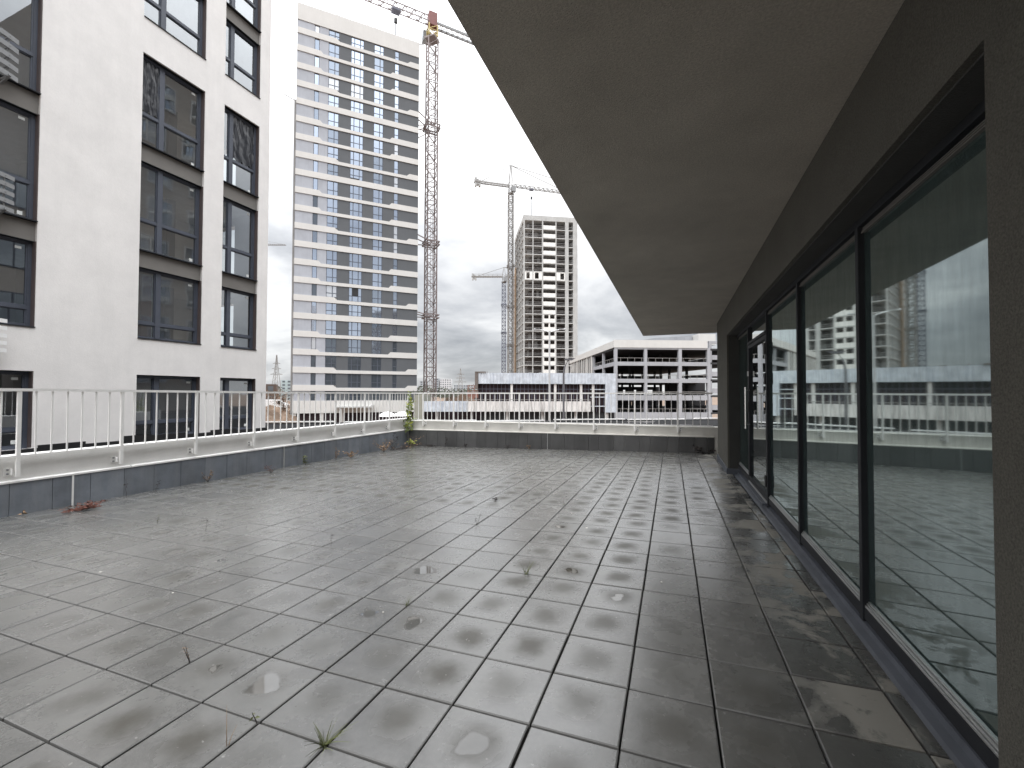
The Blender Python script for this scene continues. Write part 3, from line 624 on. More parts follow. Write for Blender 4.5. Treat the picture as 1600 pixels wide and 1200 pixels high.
# ------------------------------------------------------------------ apartment building on the left
def left_building():
    X = -15.5
    t = thing('apartment_building', 'white plastered apartment block with dark windows close on the left', 'building', (X, 0, 0))
    # local x: 0 at facade face, negative into building ; y,z world
    col = [(4.05, 5.95), (8.22, 10.12), (10.82, 12.25)]
    TOP = 27.0
    END = 12.82
    wins = [(0.02, 2.03), (3.16, 5.42), (5.93, 8.78), (9.31, 12.2), (13.33, 15.55), (16.05, 18.9), (19.4, 22.0)]
    white = [(2.03, 3.16), (12.2, 13.33), (22.0, TOP)]
    span = [(5.42, 5.93), (8.78, 9.31), (15.55, 16.05), (18.9, 19.4)]
    wl = MB()
    ys = [-16.0, 4.05, 5.95, 8.22, 10.12, 10.82, 12.25]
    for a, b in ((-16.0, 4.05), (5.95, 8.22), (10.12, 10.82)): wl.box(-.5, 0, a, b, -4.6, TOP)
    # last strip carries the rounded corner
    poly = [(-.5, 12.25), (0, 12.25), (0, END - .22)] + [(-.22 + .22 * math.cos(k * math.pi / 12), END - .22 + .22 * math.sin(k * math.pi / 12)) for k in range(1, 7)] + [(-.5, END)]
    wl.prism_z(poly, -4.6, TOP)
    for a, b in col:
        for z0, z1 in white: wl.box(-.5, -.0, a, b, z0, z1)
        wl.box(-.5, 0, a, b, -4.6, 0.02)
    wl.box(-14, -4.2, -16, END, -4.6, TOP - .3).box(-4.2, -.5, -16, 3.0, -4.6, TOP - .3).box(-4.2, -.5, 3.0, END, 22.1, TOP - .3)
    zo = [(-4.6, 3.4)] + [(5.2, 6.3), (8.5, 9.7), (11.9, 22.1)]
    for a, b in zo: wl.box(-4.2, -.5, END - .3, END - .001, a, b)
    for a, b in ((3.4, 5.2), (6.3, 8.5), (9.7, 11.9)): wl.box(-4.2, -3.4, END - .3, END - .001, a, b).box(-1.7, -.5, END - .3, END - .001, a, b)
    wl.build('wall', M['plaster'], t)
    pl = MB(); yy = -6.0; rs = random.Random(21)
    while yy < END:
        l = rs.uniform(.35, 1.3); h = rs.choice((.03, .06, .10, .13, .16)); pl.box(0, .02, yy, min(yy + l, END), -.6, h); yy += l
    pl.build('plinth_membrane', M['black'], t)
    each('spandrel_panel', [(-.5, -.09, a, b, z0, z1) for a, b in col for z0, z1 in span], M['spandrel'], t)
    each('floor_slab', [(-4.19, -.5, 3.01, END - .31, a, b) for a, b in ((-.4, .015), (2.2, 3.1), (5.46, 5.88), (8.82, 9.26), (12.3, 13.25), (15.6, 16.0), (18.95, 19.35))], M['plaster_edge'], t)
    each('partition', [(-4.18, -.5, 7.1, 7.25, a, b) for a, b in ((.02, 2.19), (3.11, 5.45), (5.89, 8.81), (9.27, 12.29), (13.26, 15.59), (16.01, 18.94), (19.36, 22.09))], M['plaster_edge'], t)
    MB().box(-1.5, -1.2, 8.95, 9.25, 3.11, 5.45).build('red_column', mat('red_primer', (0.33, 0.035, 0.03), 0.6, 0.1, 2), t)
    each('column', [(-2.6, -2.3, 10.3, 10.6, a, b) for a, b in ((3.11, 5.45), (5.89, 8.81), (9.27, 12.29))], M['conc'], t)
    cache = {}
    def win(ci, wi):
        a, b = col[ci]; z0, z1 = wins[wi]; W = b - a; H = z1 - z0
        key = (round(W, 2), round(H, 2))
        fd0, fd1 = -.26, -.18; fw = .075
        if wi in (0,): tr = .5
        elif wi == 1: tr = .52
        else: tr = H * .36
        sx = W * .335 if W > 1.6 else W * .27
        nm = 'window'
        f = MB()
        f.box(fd0, fd1, 0, fw, 0, H).box(fd0, fd1, W - fw - .02, W - .02, 0, H).box(fd0, fd1, fw, W - fw - .02, 0, fw).box(fd0, fd1, fw, W - fw - .02, H - fw, H)
        f.box(fd0, fd1 + .012, sx - .07, sx + .07, fw, H - fw)
        f.box(fd0, fd1 + .004, fw, sx - .07, tr - .045, tr + .045).box(fd0, fd1 + .004, sx + .07, W - fw - .02, tr - .045, tr + .045)
        # sash beads
        for (p, q) in ((fw, sx - .07), (sx + .07, W - fw - .02)):
            for (u, v) in ((fw, tr - .045), (tr + .045, H - fw)):
                e = .028
                f.box(fd0, fd1 - .02, p, p + e, u, v).box(fd0, fd1 - .02, q - e, q, u, v).box(fd0, fd1 - .02, p + e, q - e, u, u + e).box(fd0, fd1 - .02, p + e, q - e, v - e, v)
        o = f.build('window', M['wframe'], t); o.location = (0, a, z0)
        rs = random.Random(ci * 17 + wi)
        quad = [(fw, sx - .07, fw, tr - .045), (sx + .07, W - fw - .02, fw, tr - .045), (fw, sx - .07, tr + .045, H - fw), (sx + .07, W - fw - .02, tr + .045, H - fw)]
        for qi, (p, q, u, v) in enumerate(quad):
            tl = rs.uniform(-.004, .004); tl2 = rs.uniform(-.003, .003)
            x = -.235
            MB().add([(x + tl, p, u), (x - tl, q, u), (x - tl + tl2, q, v), (x + tl + tl2, p, v)], [(0, 1, 2, 3)]).build('pane', M['aglass2'] if rs.random() < .35 else M['aglass'], o)
        film = {(1, 3): 2, (2, 3): 3}.get((ci, wi))
        if film is not None:
            p, q, u, v = quad[film]; nx, nz = 14, 22; vs = []; fs = []
            for i in range(nz + 1):
                for k in range(nx + 1):
                    yy = p + (q - p) * k / nx; zq = v - (v - u) * i / nz * (1 - .06 * math.sin(k * 1.3))
                    ph = math.sin(k * 2.3 + math.sin(i * .21 + k * .4) * 2.2) * .016 + math.sin(k * 1.1 - i * .23 + math.sin(i * .5)) * .012 + rs.uniform(-.008, .008)
                    vs.append((-.2 + ph, yy, zq))
            for i in range(nz):
                for k in range(nx): fs.append((i * (nx + 1) + k, (i + 1) * (nx + 1) + k, (i + 1) * (nx + 1) + k + 1, i * (nx + 1) + k + 1))
            MB().add(vs, fs).build('plastic_film', M['film'], o, smooth=True)
        if wi <= 3:
            p, q, u, v = quad[3]; MB().box(-.231, -.229, q - .22, q - .10, v - .16, v - .09).build('sticker', M['sticker'], o)
            if rs.random() < .6:
                p, q, u, v = quad[1]; MB().box(-.231, -.229, q - .20, q - .10, u + .06, u + .16).build('sticker', M['sticker'], o)
        # brown reveal lining and dark sill flashing
        MB().box(-.45, -.02, W - .02, W - .001, 0.03, H).build('reveal_lining', M['brown'], o)
        if wi: MB().box(-.3, .03, -.0, W, -.001, .025).build('sill', M['frame'], o)
        MB().box(-.45, -.06, 0.0, W - .02, H - .012, H - .002).build('head_lining', M['frame'], o)
    for ci in range(3):
        for wi in range(len(wins)): win(ci, wi)
    # slatted baskets for air conditioners, bowed in plan
    def basket(z0, z1, mt, y1=5.38):
        o = MB(); y0 = y1 - 1.25; n = 8; slats = []
        pts = []
        for k in range(n + 1):
            s = k / n; pts.append((0.10 + .36 * math.sin(math.pi * (0.16 + .68 * s)) , y0 + (y1 - y0) * s))
        for r in range(5):
            z = z0 + (z1 - z0) * r / 4.0
            sl = MB()
            for (xa, ya), (xb, yb) in zip(pts, pts[1:]): sl.bar((xa, ya, z), (xb, yb, z), .018, (z1 - z0) * .13)
            slats.append(sl)
        br = MB()
        for ya in (y0 + .15, y1 - .18):
            br.bar((0, ya, z0 - .12), (.36, ya, z0 - .03), .045).bar((0, ya, z0 - .02), (.42, ya, z0 - .02), .045).bar((.30, ya, z0), (.30, ya, z1), .03)
            for r in range(5): br.bar((0, ya, z0 + (z1 - z0) * r / 4), (.38, ya, z0 + (z1 - z0) * r / 4), .02)
        br.bar((.30, y0 + .15, z1), (.30, y1 - .18, z1), .03)
        b = br.build('air_conditioner_basket', M['basket'], t)
        for sl in slats: sl.build('slat', mt, b)
    basket(9.25, 10.2, M['basket'], 5.43); basket(5.95, 6.75, M['basket'], 5.42); basket(2.5, 3.22, M['bwhite'], 5.36); basket(11.9, 12.9, M['basket'], 5.2)
left_building()

# a second block of the estate, out of direct sight behind the right hand wall (seen mirrored in the windows)
def hidden_block():
    t = thing('apartment_building', 'brown grey apartment block hidden behind the glazed wall, mirrored in the left windows', 'building', (5, 15.5, 0))
    MB().box(0, 14, 0, 9.5, -4.6, 29).build('wall', mat('brown_render', (0.17, 0.155, 0.14), 0.9, 0.1, 0.5), t)
    fr = None
    for r in range(9):
        for c in range(3):
            z = 2.2 + r * 3.0; y = .9 + c * 3.0
            if fr is None:
                fr = MB().box(-.05, 0, 0, 1.9, 0, .1).box(-.05, 0, 0, 1.9, 1.9, 2).box(-.05, 0, 0, .1, .1, 1.9).box(-.05, 0, 1.8, 1.9, .1, 1.9).box(-.05, 0, .9, 1, .1, 1.9).build('window', M['basket'], t); fr.location = (0, y, z)
                pn = MB().box(-.03, -.006, .1, 1.8, .1, 1.9).build('pane', M['aglass'], fr)
            else:
                o = inst(fr, t, (0, y, z)); inst(pn, o)
hidden_block()

# ------------------------------------------------------------------ residential tower
def tower():
    t = thing('residential_tower', 'tall finished residential tower with white bands and dark grey panels', 'tower', (-58.96, 53.28, 0), R(44.64))
    W = 20.55; D = 17.0; TOP = 67.55; G = -4.6
    zc = lambda k: 62.85 - 3.032 * k
    zl = lambda k: zc(k) - .48
    cols = [(2.68, 3.46), (4.90, 6.64), (8.55, 10.7), (12.47, 14.14), (16.1, 16.87)]
    MB().box(0.05, W - .05, .28, D, G, TOP - .6).box(W - .3, W, .2, D, G, TOP - .3).box(0, .3, .2, D, G, TOP - .3).build('wall', M['belt'], t)
    each('dark_panel', [(a, b, 0, .28, -1.1, 64.7) for a, b in ((6.64, 8.55), (10.7, 12.47), (14.14, 16.1), (16.87, W))], M['tdark'], t)
    each('pale_panel', [(a, b, 0, .28, -1.1, 64.7) for a, b in ((0, 2.68), (3.46, 4.90))], M['tlight'], t)
    MB().box(-.02, W + .02, -.1, .3, 64.7, TOP).build('roof_parapet', M['belt'], t)
    def band(k):
        z = zl(k); hi = z + 1.0; lo = z + .56
        typ = 'BF' if k in (0, 20) else ('full' if k % 4 == 0 else ('BF' if k % 4 == 3 else 'AM'))
        p = [(-.02, z), (W + .02, z), (W + .02, hi)]
        if typ == 'full': p += [(-.02, hi)]
        else:
            a0, a1 = (3.66, 4.1) if typ == 'AM' else (6.2, 6.72)
            b0, b1 = (15.3, 15.72) if typ == 'AM' else (18.4, 18.9)
            p += [(b1, hi), (b0, lo), (a1, lo), (a0, hi), (-.02, hi)]
        MB().prism_y(p, -.12, .29).build('band', M['belt'], t)
        return typ
    types = {k: band(k) for k in range(21)}
    MB().box(-.02, W + .02, -.12, .29, -2.05, 0.08).build('band', M['belt'], t)
    def top_at(k, x):          # upper edge of band k at x
        z = zl(k); typ = types.get(k)
        if typ is None: return z + 1.0 if k != 21 else 0.08
        if typ == 'full': return z + 1.0
        a = 3.9 if typ == 'AM' else 6.68; b = 15.45 if typ == 'AM' else 18.7
        return z + 1.0 if (x < a or x > b) else z + .56
    cache = {}
    def geo(c, H, dark):
        key = (c, round(H, 1), dark)
        if key in cache: return cache[key]
        a, b = cols[c]; w_ = b - a; f = .085
        fr = MB(); pn = MB()
        fr.box(0, w_, .10, .17, 0, f).box(0, w_, .10, .17, H - f, H).box(0, f, .10, .17, f, H - f).box(w_ - f, w_, .10, .17, f, H - f)
        vs = {0: [], 1: [w_ * .58], 2: [w_ * .27, w_ * .72], 3: [w_ * .62], 4: []}[c]
        for v in vs: fr.box(v - .065, v + .065, .09, .17, f, H - f)
        tr = {0: .0, 1: H * .36, 2: H * .40, 3: H * .38, 4: H * .36}[c]
        if tr: fr.box(f, w_ - f, .095, .165, tr - .055, tr + .055)
        pn.box(f, w_ - f, .125, .15, f, H - f)
        cache[key] = (fr, pn, [None, None]); return cache[key]
    fm = MB(); gm = MB()
    rt = random.Random(31)
    for k in range(-1, 21):
        ztop = 64.7 if k == -1 else zl(k)
        for c, (a, b) in enumerate(cols):
            zb = top_at(k + 1, (a + b) / 2) if k < 20 else 0.08
            H = ztop - zb
            dark = k >= 18 or (k == 17 and c in (1, 4)) or (k == 14 and c == 0) or (k in (9, 10) and c == 0)  # lowest rows: darker glass colour stands in for reflected surroundings
            rv = rt.random(); dark = 1 if dark else (2 if rv < .10 else (3 if rv < .24 else 0))
            fr, pn, ob = geo(c, H, dark)
            if ob[0] is None:
                o = fr.build('window', M['wframe'], t); q = pn.build('pane', M[('tglass', 'tglassd', 'tglassb', 'tglassm')[dark]], o); ob[0], ob[1] = o, q
                o.location = (a, 0, zb)
            else:
                o = inst(ob[0], t, (a, 0, zb)); q = inst(ob[1], o)
    # the tilted-open casement, a dark gap
    zb = top_at(15, 9.6)
    MB().box(9.14, 10.1, .06, .12, zb + 1.05, zl(14) - .08).build('open_casement', M['black'], t)
    zb = top_at(8, 9.6)
    MB().box(8.6, 10.05, .06, .12, zb + .02, zb + .32).build('open_casement', M['black'], t)
    # ground floor: shopfronts, pale piers, canopy
    MB().box(.1, W - .1, .18, .27, G, -2.06).build('shopfront', M['purple'], t)
    each('pier', [(x, x + .55, -.02, .17, G, -2.06) for x in (0, 4.2, 7.4, 20.0)], M['belt'], t)
    cn = MB().box(6.7, 12.4, -2.2, -.13, -1.15, -.9).box(7.3, 7.6, -2.1, -1.8, G, -1.15).box(11.8, 12.1, -2.1, -1.8, G, -1.15).prism_y([(12.0, -.9), (12.7, -.5), (12.9, -.9)], -2.2, -.2)
    cn.build('entrance_canopy', M['conc'], t)
    for x, h in ((.8, 2.4), (6.2, 1.9), (6.6, 1.6), (11.3, 2.0), (12.6, 1.6), (18.6, 1.9), (19.4, 1.3)):
        MB().bar((x, .6, TOP - .6), (x + .15, .6, TOP + h * .72), .06).bar((x + .15, .6, TOP + h * .5), (x - .25, .6, TOP), .05).build('roof_mast', M['cgrey'], t)
    MB().bar((19.9, .5, TOP - .05), (21.6, .5, TOP + .55), .12).build('roof_arm', M['cgrey'], t)
    # rack hoist up the left corner
    MB().box(-.34, -.03, .3, 1.6, G, 51.0).bar((-.3, .6, 51.0), (-1.9, .4, 51.5), .1).build('corner_panel', M['concd'], t)
tower()

# ------------------------------------------------------------------ tower cranes
def heading(deg): return Vector((math.sin(R(deg)), math.cos(R(deg)), 0))
def crane(label, base, zm, hd, jib, counter, wd, steel, jsteel, apex=0.0, flat=True, hook=None, collars=(), ct=.17, dt=.09):
    t = thing('tower_crane', label, 'tower crane', (base[0], base[1], -4.6), 0, 'tower cranes over the building sites')
    z0 = 4.6; d = heading(hd); s = Vector((d.y, -d.x, 0)); Z = lambda z: Vector((0, 0, z + z0))
    mb = MB().lattice((0, 0, 0), (0, 0, zm + z0), wd, wd * .95, ct, dt, side=d)
    # ladder and sleeves inside the mast
    mb.bar((.25, .25, 0), (.25, .25, zm + z0), .06).bar((-.2, .25, 0), (-.2, .25, zm + z0), .05)
    mb.build('mast', M[steel], t)
    for c in collars:
        cb = MB(); h = wd * .72
        for q in (-.3, .3):
            cb.bar(Z(c + q) + d * h + s * h, Z(c + q) - d * h + s * h, .18).bar(Z(c + q) + d * h - s * h, Z(c + q) - d * h - s * h, .18).bar(Z(c + q) + d * h + s * h, Z(c + q) + d * h - s * h, .18).bar(Z(c + q) - d * h + s * h, Z(c + q) - d * h - s * h, .18)
        cb.build('collar', M[steel], t)
    # slewing ring
    MB().box(-wd * .58, wd * .58, -wd * .58, wd * .58, zm + z0, zm + z0 + .35).build('slewing_platform', M[jsteel], t)
    jz = zm + (3.4 if flat else 3.0)
    hd_ = MB()
    if flat:
        hd_.lattice(Z(zm + .5), Z(jz - .6), wd * .9, 1.0, .2, .12, side=d)
        hd_.build('turret', M['cyellow'], t)
        mb = MB()
        a = Z(jz + 1.0)
        mb.add([a + d * q + s * p + Vector((0, 0, r)) for q in (-.85, .85) for p in (-.75, .75) for r in (-1.6, 1.1)], [(0, 1, 3, 2), (4, 6, 7, 5), (0, 4, 5, 1), (2, 3, 7, 6), (0, 2, 6, 4), (1, 5, 7, 3)])
        mb.build('slewing_head', M['cred'], t)
    else:
        hd_.lattice(Z(zm + .5), Z(jz + 1.2), wd * .85, 1.2, .16, .1, side=d)
        tp = Z(zm + apex)
        for q in (-1, 1):
            for p in (-1, 1): hd_.bar(Z(jz + 1.2) + d * q * wd * .4 + s * p * wd * .4, tp + d * .1 * q + s * .15 * p, .17)
        hd_.bar(tp - d * .6, tp + d * 1.0, .2)
        hd_.build('apex_frame', M[jsteel], t)
    # jib
    jh = 1.6 if flat else 1.1
    jb = MB(); n = int(jib / 1.9)
    A = Z(jz) + d * -1.0 * 0; e = -1
    dj = -d if flat else d            # main jib direction
    p0 = Z(jz) + dj * .9
    top0 = Z(jz + jh) + dj * .9
    pe = Z(jz) + dj * jib
    for p in (-.6, .6): jb.bar(p0 + s * p, pe + s * p, .15)
    jb.bar(top0, Z(jz + jh) + dj * (jib - 1.5), .16)
    for i in range(n):
        q0 = p0 + dj * (jib - .9) * i / n; q1 = p0 + dj * (jib - .9) * (i + 1) / n; mid = (q0 + q1) / 2 + Vector((0, 0, jh))
        for p in (-.6, .6): jb.bar(q0 + s * p, mid, dt).bar(mid, q1 + s * p, dt)
        jb.bar(q0 - s * .6, q0 + s * .6, dt).bar(q0 - s * .6, q1 + s * .6, dt)
    jb.build('jib', M[jsteel], t)
    # counter jib with guard rails
    dc = -dj; cj = MB()
    c0 = Z(jz) + dc * .9; c1 = Z(jz - .0) + dc * counter
    for p in (-.75, .75): cj.bar(c0 + s * p, c1 + s * p, .22, .5)
    m_ = int(counter / 1.2)
    for i in range(m_ + 1):
        q = c0 + (c1 - c0) * i / m_; cj.bar(q - s * .75, q + s * .75, .1)
        if i < m_:
            q2 = c0 + (c1 - c0) * (i + 1) / m_; cj.bar(q - s * .75, q2 + s * .75, .08)
    cj.build('counter_jib', M['cgrey' if not flat else 'basket'], t)
    gr = MB()
    for p in (-.85, .85):
        gr.bar(c0 + s * p + Vector((0, 0, 1.3)), c1 + s * p + Vector((0, 0, 1.3)), .06).bar(c0 + s * p + Vector((0, 0, .7)), c1 + s * p + Vector((0, 0, .7)), .05)
        for i in range(0, m_ + 1, 2):
            q = c0 + (c1 - c0) * i / m_; gr.bar(q + s * p, q + s * p + Vector((0, 0, 1.3)), .06)
    gr.build('guard_rail', M['teal' if flat else 'cgrey'], t)
    cw = MB()
    for i in range(3):
        q = c1 - dc * (.6 + i * .75)
        cw.add([q + dc * a + s * p + Vector((0, 0, r)) for a in (-.3, .3) for p in (-.65, .65) for r in (-1.7 if i != 1 else -1.2, .5 if flat else 1.5 - i * .5)], [(0, 1, 3, 2), (4, 6, 7, 5), (0, 4, 5, 1), (2, 3, 7, 6), (0, 2, 6, 4), (1, 5, 7, 3)])
    cw.build('counterweight', M['conc'], t)
    # operator's cab
    k = Z(zm + .4) + s * (-1.5 if flat else 1.2) + dj * .7
    cb = MB().add([k + dj * a + s * p + Vector((0, 0, r)) for a in (-.8, .9) for p in (-.65, .65) for r in (.0, 2.0)], [(0, 1, 3, 2), (4, 6, 7, 5), (0, 4, 5, 1), (2, 3, 7, 6), (0, 2, 6, 4), (1, 5, 7, 3)]).build('cab', M['basket'], t)
    MB().add([k + dj * (.92) + s * p + Vector((0, 0, r)) for p in (-.55, .55) for r in (.7, 1.8)], [(0, 1, 3, 2)]).build('cab_window', M['tglassd'], cb)
    if not flat:
        ty = MB(); tp = Z(zm + apex)
        for p in (-.12, .12):
            ty.bar(tp + s * p, Z(jz + jh) + dj * jib * .42 + s * p, .09).bar(tp + s * p, Z(jz + jh) + dj * jib * .85 + s * p, .09).bar(tp + s * p, c1 - dc * 2 + s * p, .09)
        ty.build('tie_bar', M['cgrey'], t)
    if hook:
        q = Z(jz) + dj * hook[0]
        tr = MB().box(0, 0.001, 0, .001, 0, .001)
        tr = MB().add([q + dj * a + s * p + Vector((0, 0, r)) for a in (-.8, .8) for p in (-.7, .7) for r in (-.45, -.1)], [(0, 1, 3, 2), (4, 6, 7, 5), (0, 4, 5, 1), (2, 3, 7, 6), (0, 2, 6, 4), (1, 5, 7, 3)])
        tr.build('trolley', M['cblue'], t)
        hk = MB()
        for a in (-.3, .3): hk.bar(q + dj * a, q + dj * a * .6 + Vector((0, 0, hook[1])), .035)
        b = q + Vector((0, 0, hook[1]))
        hk.add([b + dj * a + s * p + Vector((0, 0, r)) for a in (-.3, .3) for p in (-.25, .25) for r in (-.75, .1)], [(0, 1, 3, 2), (4, 6, 7, 5), (0, 4, 5, 1), (2, 3, 7, 6), (0, 2, 6, 4), (1, 5, 7, 3)])
        hk.bar(b, b + Vector((0, 0, -hook[2])), .13).build('hook_block', M['black'], t)
    return t
tc1 = crane('tall crane with rusty mast, yellow turret and red head beside the white banded tower', (-45.8, 74.7), 74.0, 42.7, 42, 13.6, 1.95, 'rust', 'rust', hook=(7.4, -1.9, 4.2), collars=(55.7, 31.8, 16.9), ct=.2, dt=.1)
# ties from the first crane back to its tower
for z in (55.7, 31.8, 16.9):
    tie = MB()
    for (dx, dy, ex_, ey_) in ((-.7, -.9, -1.2, -4.6), (.8, -.9, .3, -6.2), (-.7, .9, -4.4, -1.9)):
        tie.bar((dx, dy, z + 4.6), (ex_, ey_, z + 4.6 + (.0)), .16)
        if z > 50: tie.bar((dx, dy, z + 4.6), (ex_, ey_, z + 4.6 - 3.2), .12)
    tie.build('wall_tie', M['rust'], tc1)
crane('pale crane with pointed apex and white mast standing tight against the unfinished tower', (-58.6, 154.2), 79.4, 54.5, 52, 14.5, 1.75, 'cgrey', 'cgrey', apex=11.3, flat=False, hook=(8.5, -3.2, 9.0), collars=(51, 35, 20), ct=.26, dt=.16)
crane('short blue grey crane with mast left of the unfinished tower', (-79.5, 199.8), 57.5, 69.4, 34, 16.5, 1.9, 'cblue', 'cgrey', apex=7.8, flat=False, hook=None, collars=(31.8, 46), ct=.28, dt=.16)
crane('tiny far crane whose jib end shows past the white apartment block', (-363.4, 290.1), 137.5, 69.4, 24, 8, 1.8, 'cgrey', 'cgrey', apex=8, flat=False, hook=None, ct=.3, dt=.2)

# ------------------------------------------------------------------ unfinished concrete tower
def unfinished():
    t = thing('unfinished_tower', 'bare concrete tower under construction with open floors and white balcony panels', 'tower', (-49.66, 143.72, 0), R(27.75))
    W, D, TOP, G = 20.0, 25.0, 65.7, -4.6
    ph = 3.087; zs = lambda k: 63.9 - ph * k; n = 22
    fr = MB()
    fr.box(-.02, W, -.02, D, 63.9, TOP)
    for k in range(1, n + 1): fr.box(0.02, W - .02, 0.02, D, zs(k) - .16, zs(k) + .16)
    for x0, x1 in ((0, .5), (3.3, 3.65), (6.8, 7.25), (11.8, 12.15)): fr.box(x0, x1, 0, .5, G, 63.9)
    for y in (4.2, 8.4, 12.6, 16.8, 21, 24.5): fr.box(0, .45, y, y + .5, G, 63.9); fr.box(W - .45, W, y, y + .5, G, 63.9)
    fr.build('concrete_frame', M['conc'], t)
    MB().box(15.36, 16.67, -.01, .4, G, 63.9).box(18.35, W + .01, -.01, 24, G, 63.9).build('side_wall', M['conc'], t)
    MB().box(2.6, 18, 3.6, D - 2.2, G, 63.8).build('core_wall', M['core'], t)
    for k in range(0, n):
        z = zs(k + 1) + .16
        if z < 6: break
        MB().box(7.26, 11.79, .04, .2, z, z + 1.35).build('balcony_panel', M['wpanel'], t)
        if k > 10:
            each('balcony_post', [(a, b, .05, .25, z + 1.35, z + ph - .32) for a, b in ((7.26, 7.6), (9.25, 9.8), (11.5, 11.79))], M['wpanel'], t)
        else:
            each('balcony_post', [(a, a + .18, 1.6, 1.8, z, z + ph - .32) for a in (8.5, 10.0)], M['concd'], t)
    rl = MB()
    for k in range(0, n):
        z = zs(k + 1) + .16
        if z < 3: break
        if k == 6: continue
        for x0, x1 in ((.5, 3.3), (3.65, 6.8), (12.15, 15.36), (16.67, 18.35)):
            rl.box(x0, x1, .1, .16, z + .5, z + .6).box(x0, x1, .1, .16, z + 1.05, z + 1.17)
        for y in range(0, 6):
            rl.box(.1, .16, y * 4.2 + .5, y * 4.2 + 4.2, z + .5, z + .6).box(.1, .16, y * 4.2 + .5, y * 4.2 + 4.2, z + 1.05, z + 1.15)
    q = rl.build('guard_rail', M['concd'], t); q['kind'] = 'stuff'
    z0, z1 = zs(7) + .16, zs(6) - .16
    pn = MB()
    for x0, x1, a, b in ((.5, 3.3, 1.1, 2.3), (3.65, 6.8, 4.2, 5.6), (12.15, 15.36, 13.6, 15.0)):
        pn.box(x0, a, .06, .22, z0, z1).box(b, x1, .06, .22, z0, z1).box(a, b, .06, .22, z0, z0 + .3).box(a, b, .06, .22, z1 - .25, z1)
    pn.build('infill_wall', M['wpanel'], t)
    # partitions set back in the bays
    rs = random.Random(3)
    for k in range(n):
        z = zs(k + 1) + .16
        for x0, x1 in ((.5, 3.3), (3.65, 6.8), (12.15, 15.36)):
            if rs.random() < .45:
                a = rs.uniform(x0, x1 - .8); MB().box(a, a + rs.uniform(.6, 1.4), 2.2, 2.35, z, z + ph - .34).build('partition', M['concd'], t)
    hb = MB().box(-.5, -.05, 18.5, 21.5, 2, 52)
    hb.build('timber_hoarding', M['tan'], t)
    sc_ = MB()
    for k in range(22):
        sc_.bar((-.9, 17.5, 1 + k * 2.2), (-.9, 25, 1 + k * 2.2), .12)
    for y in (17.5, 20, 22.5, 25): sc_.bar((-.9, y, -4), (-.9, y, 49), .12)
    sc_.build('scaffold', M['tan'], t)
unfinished()

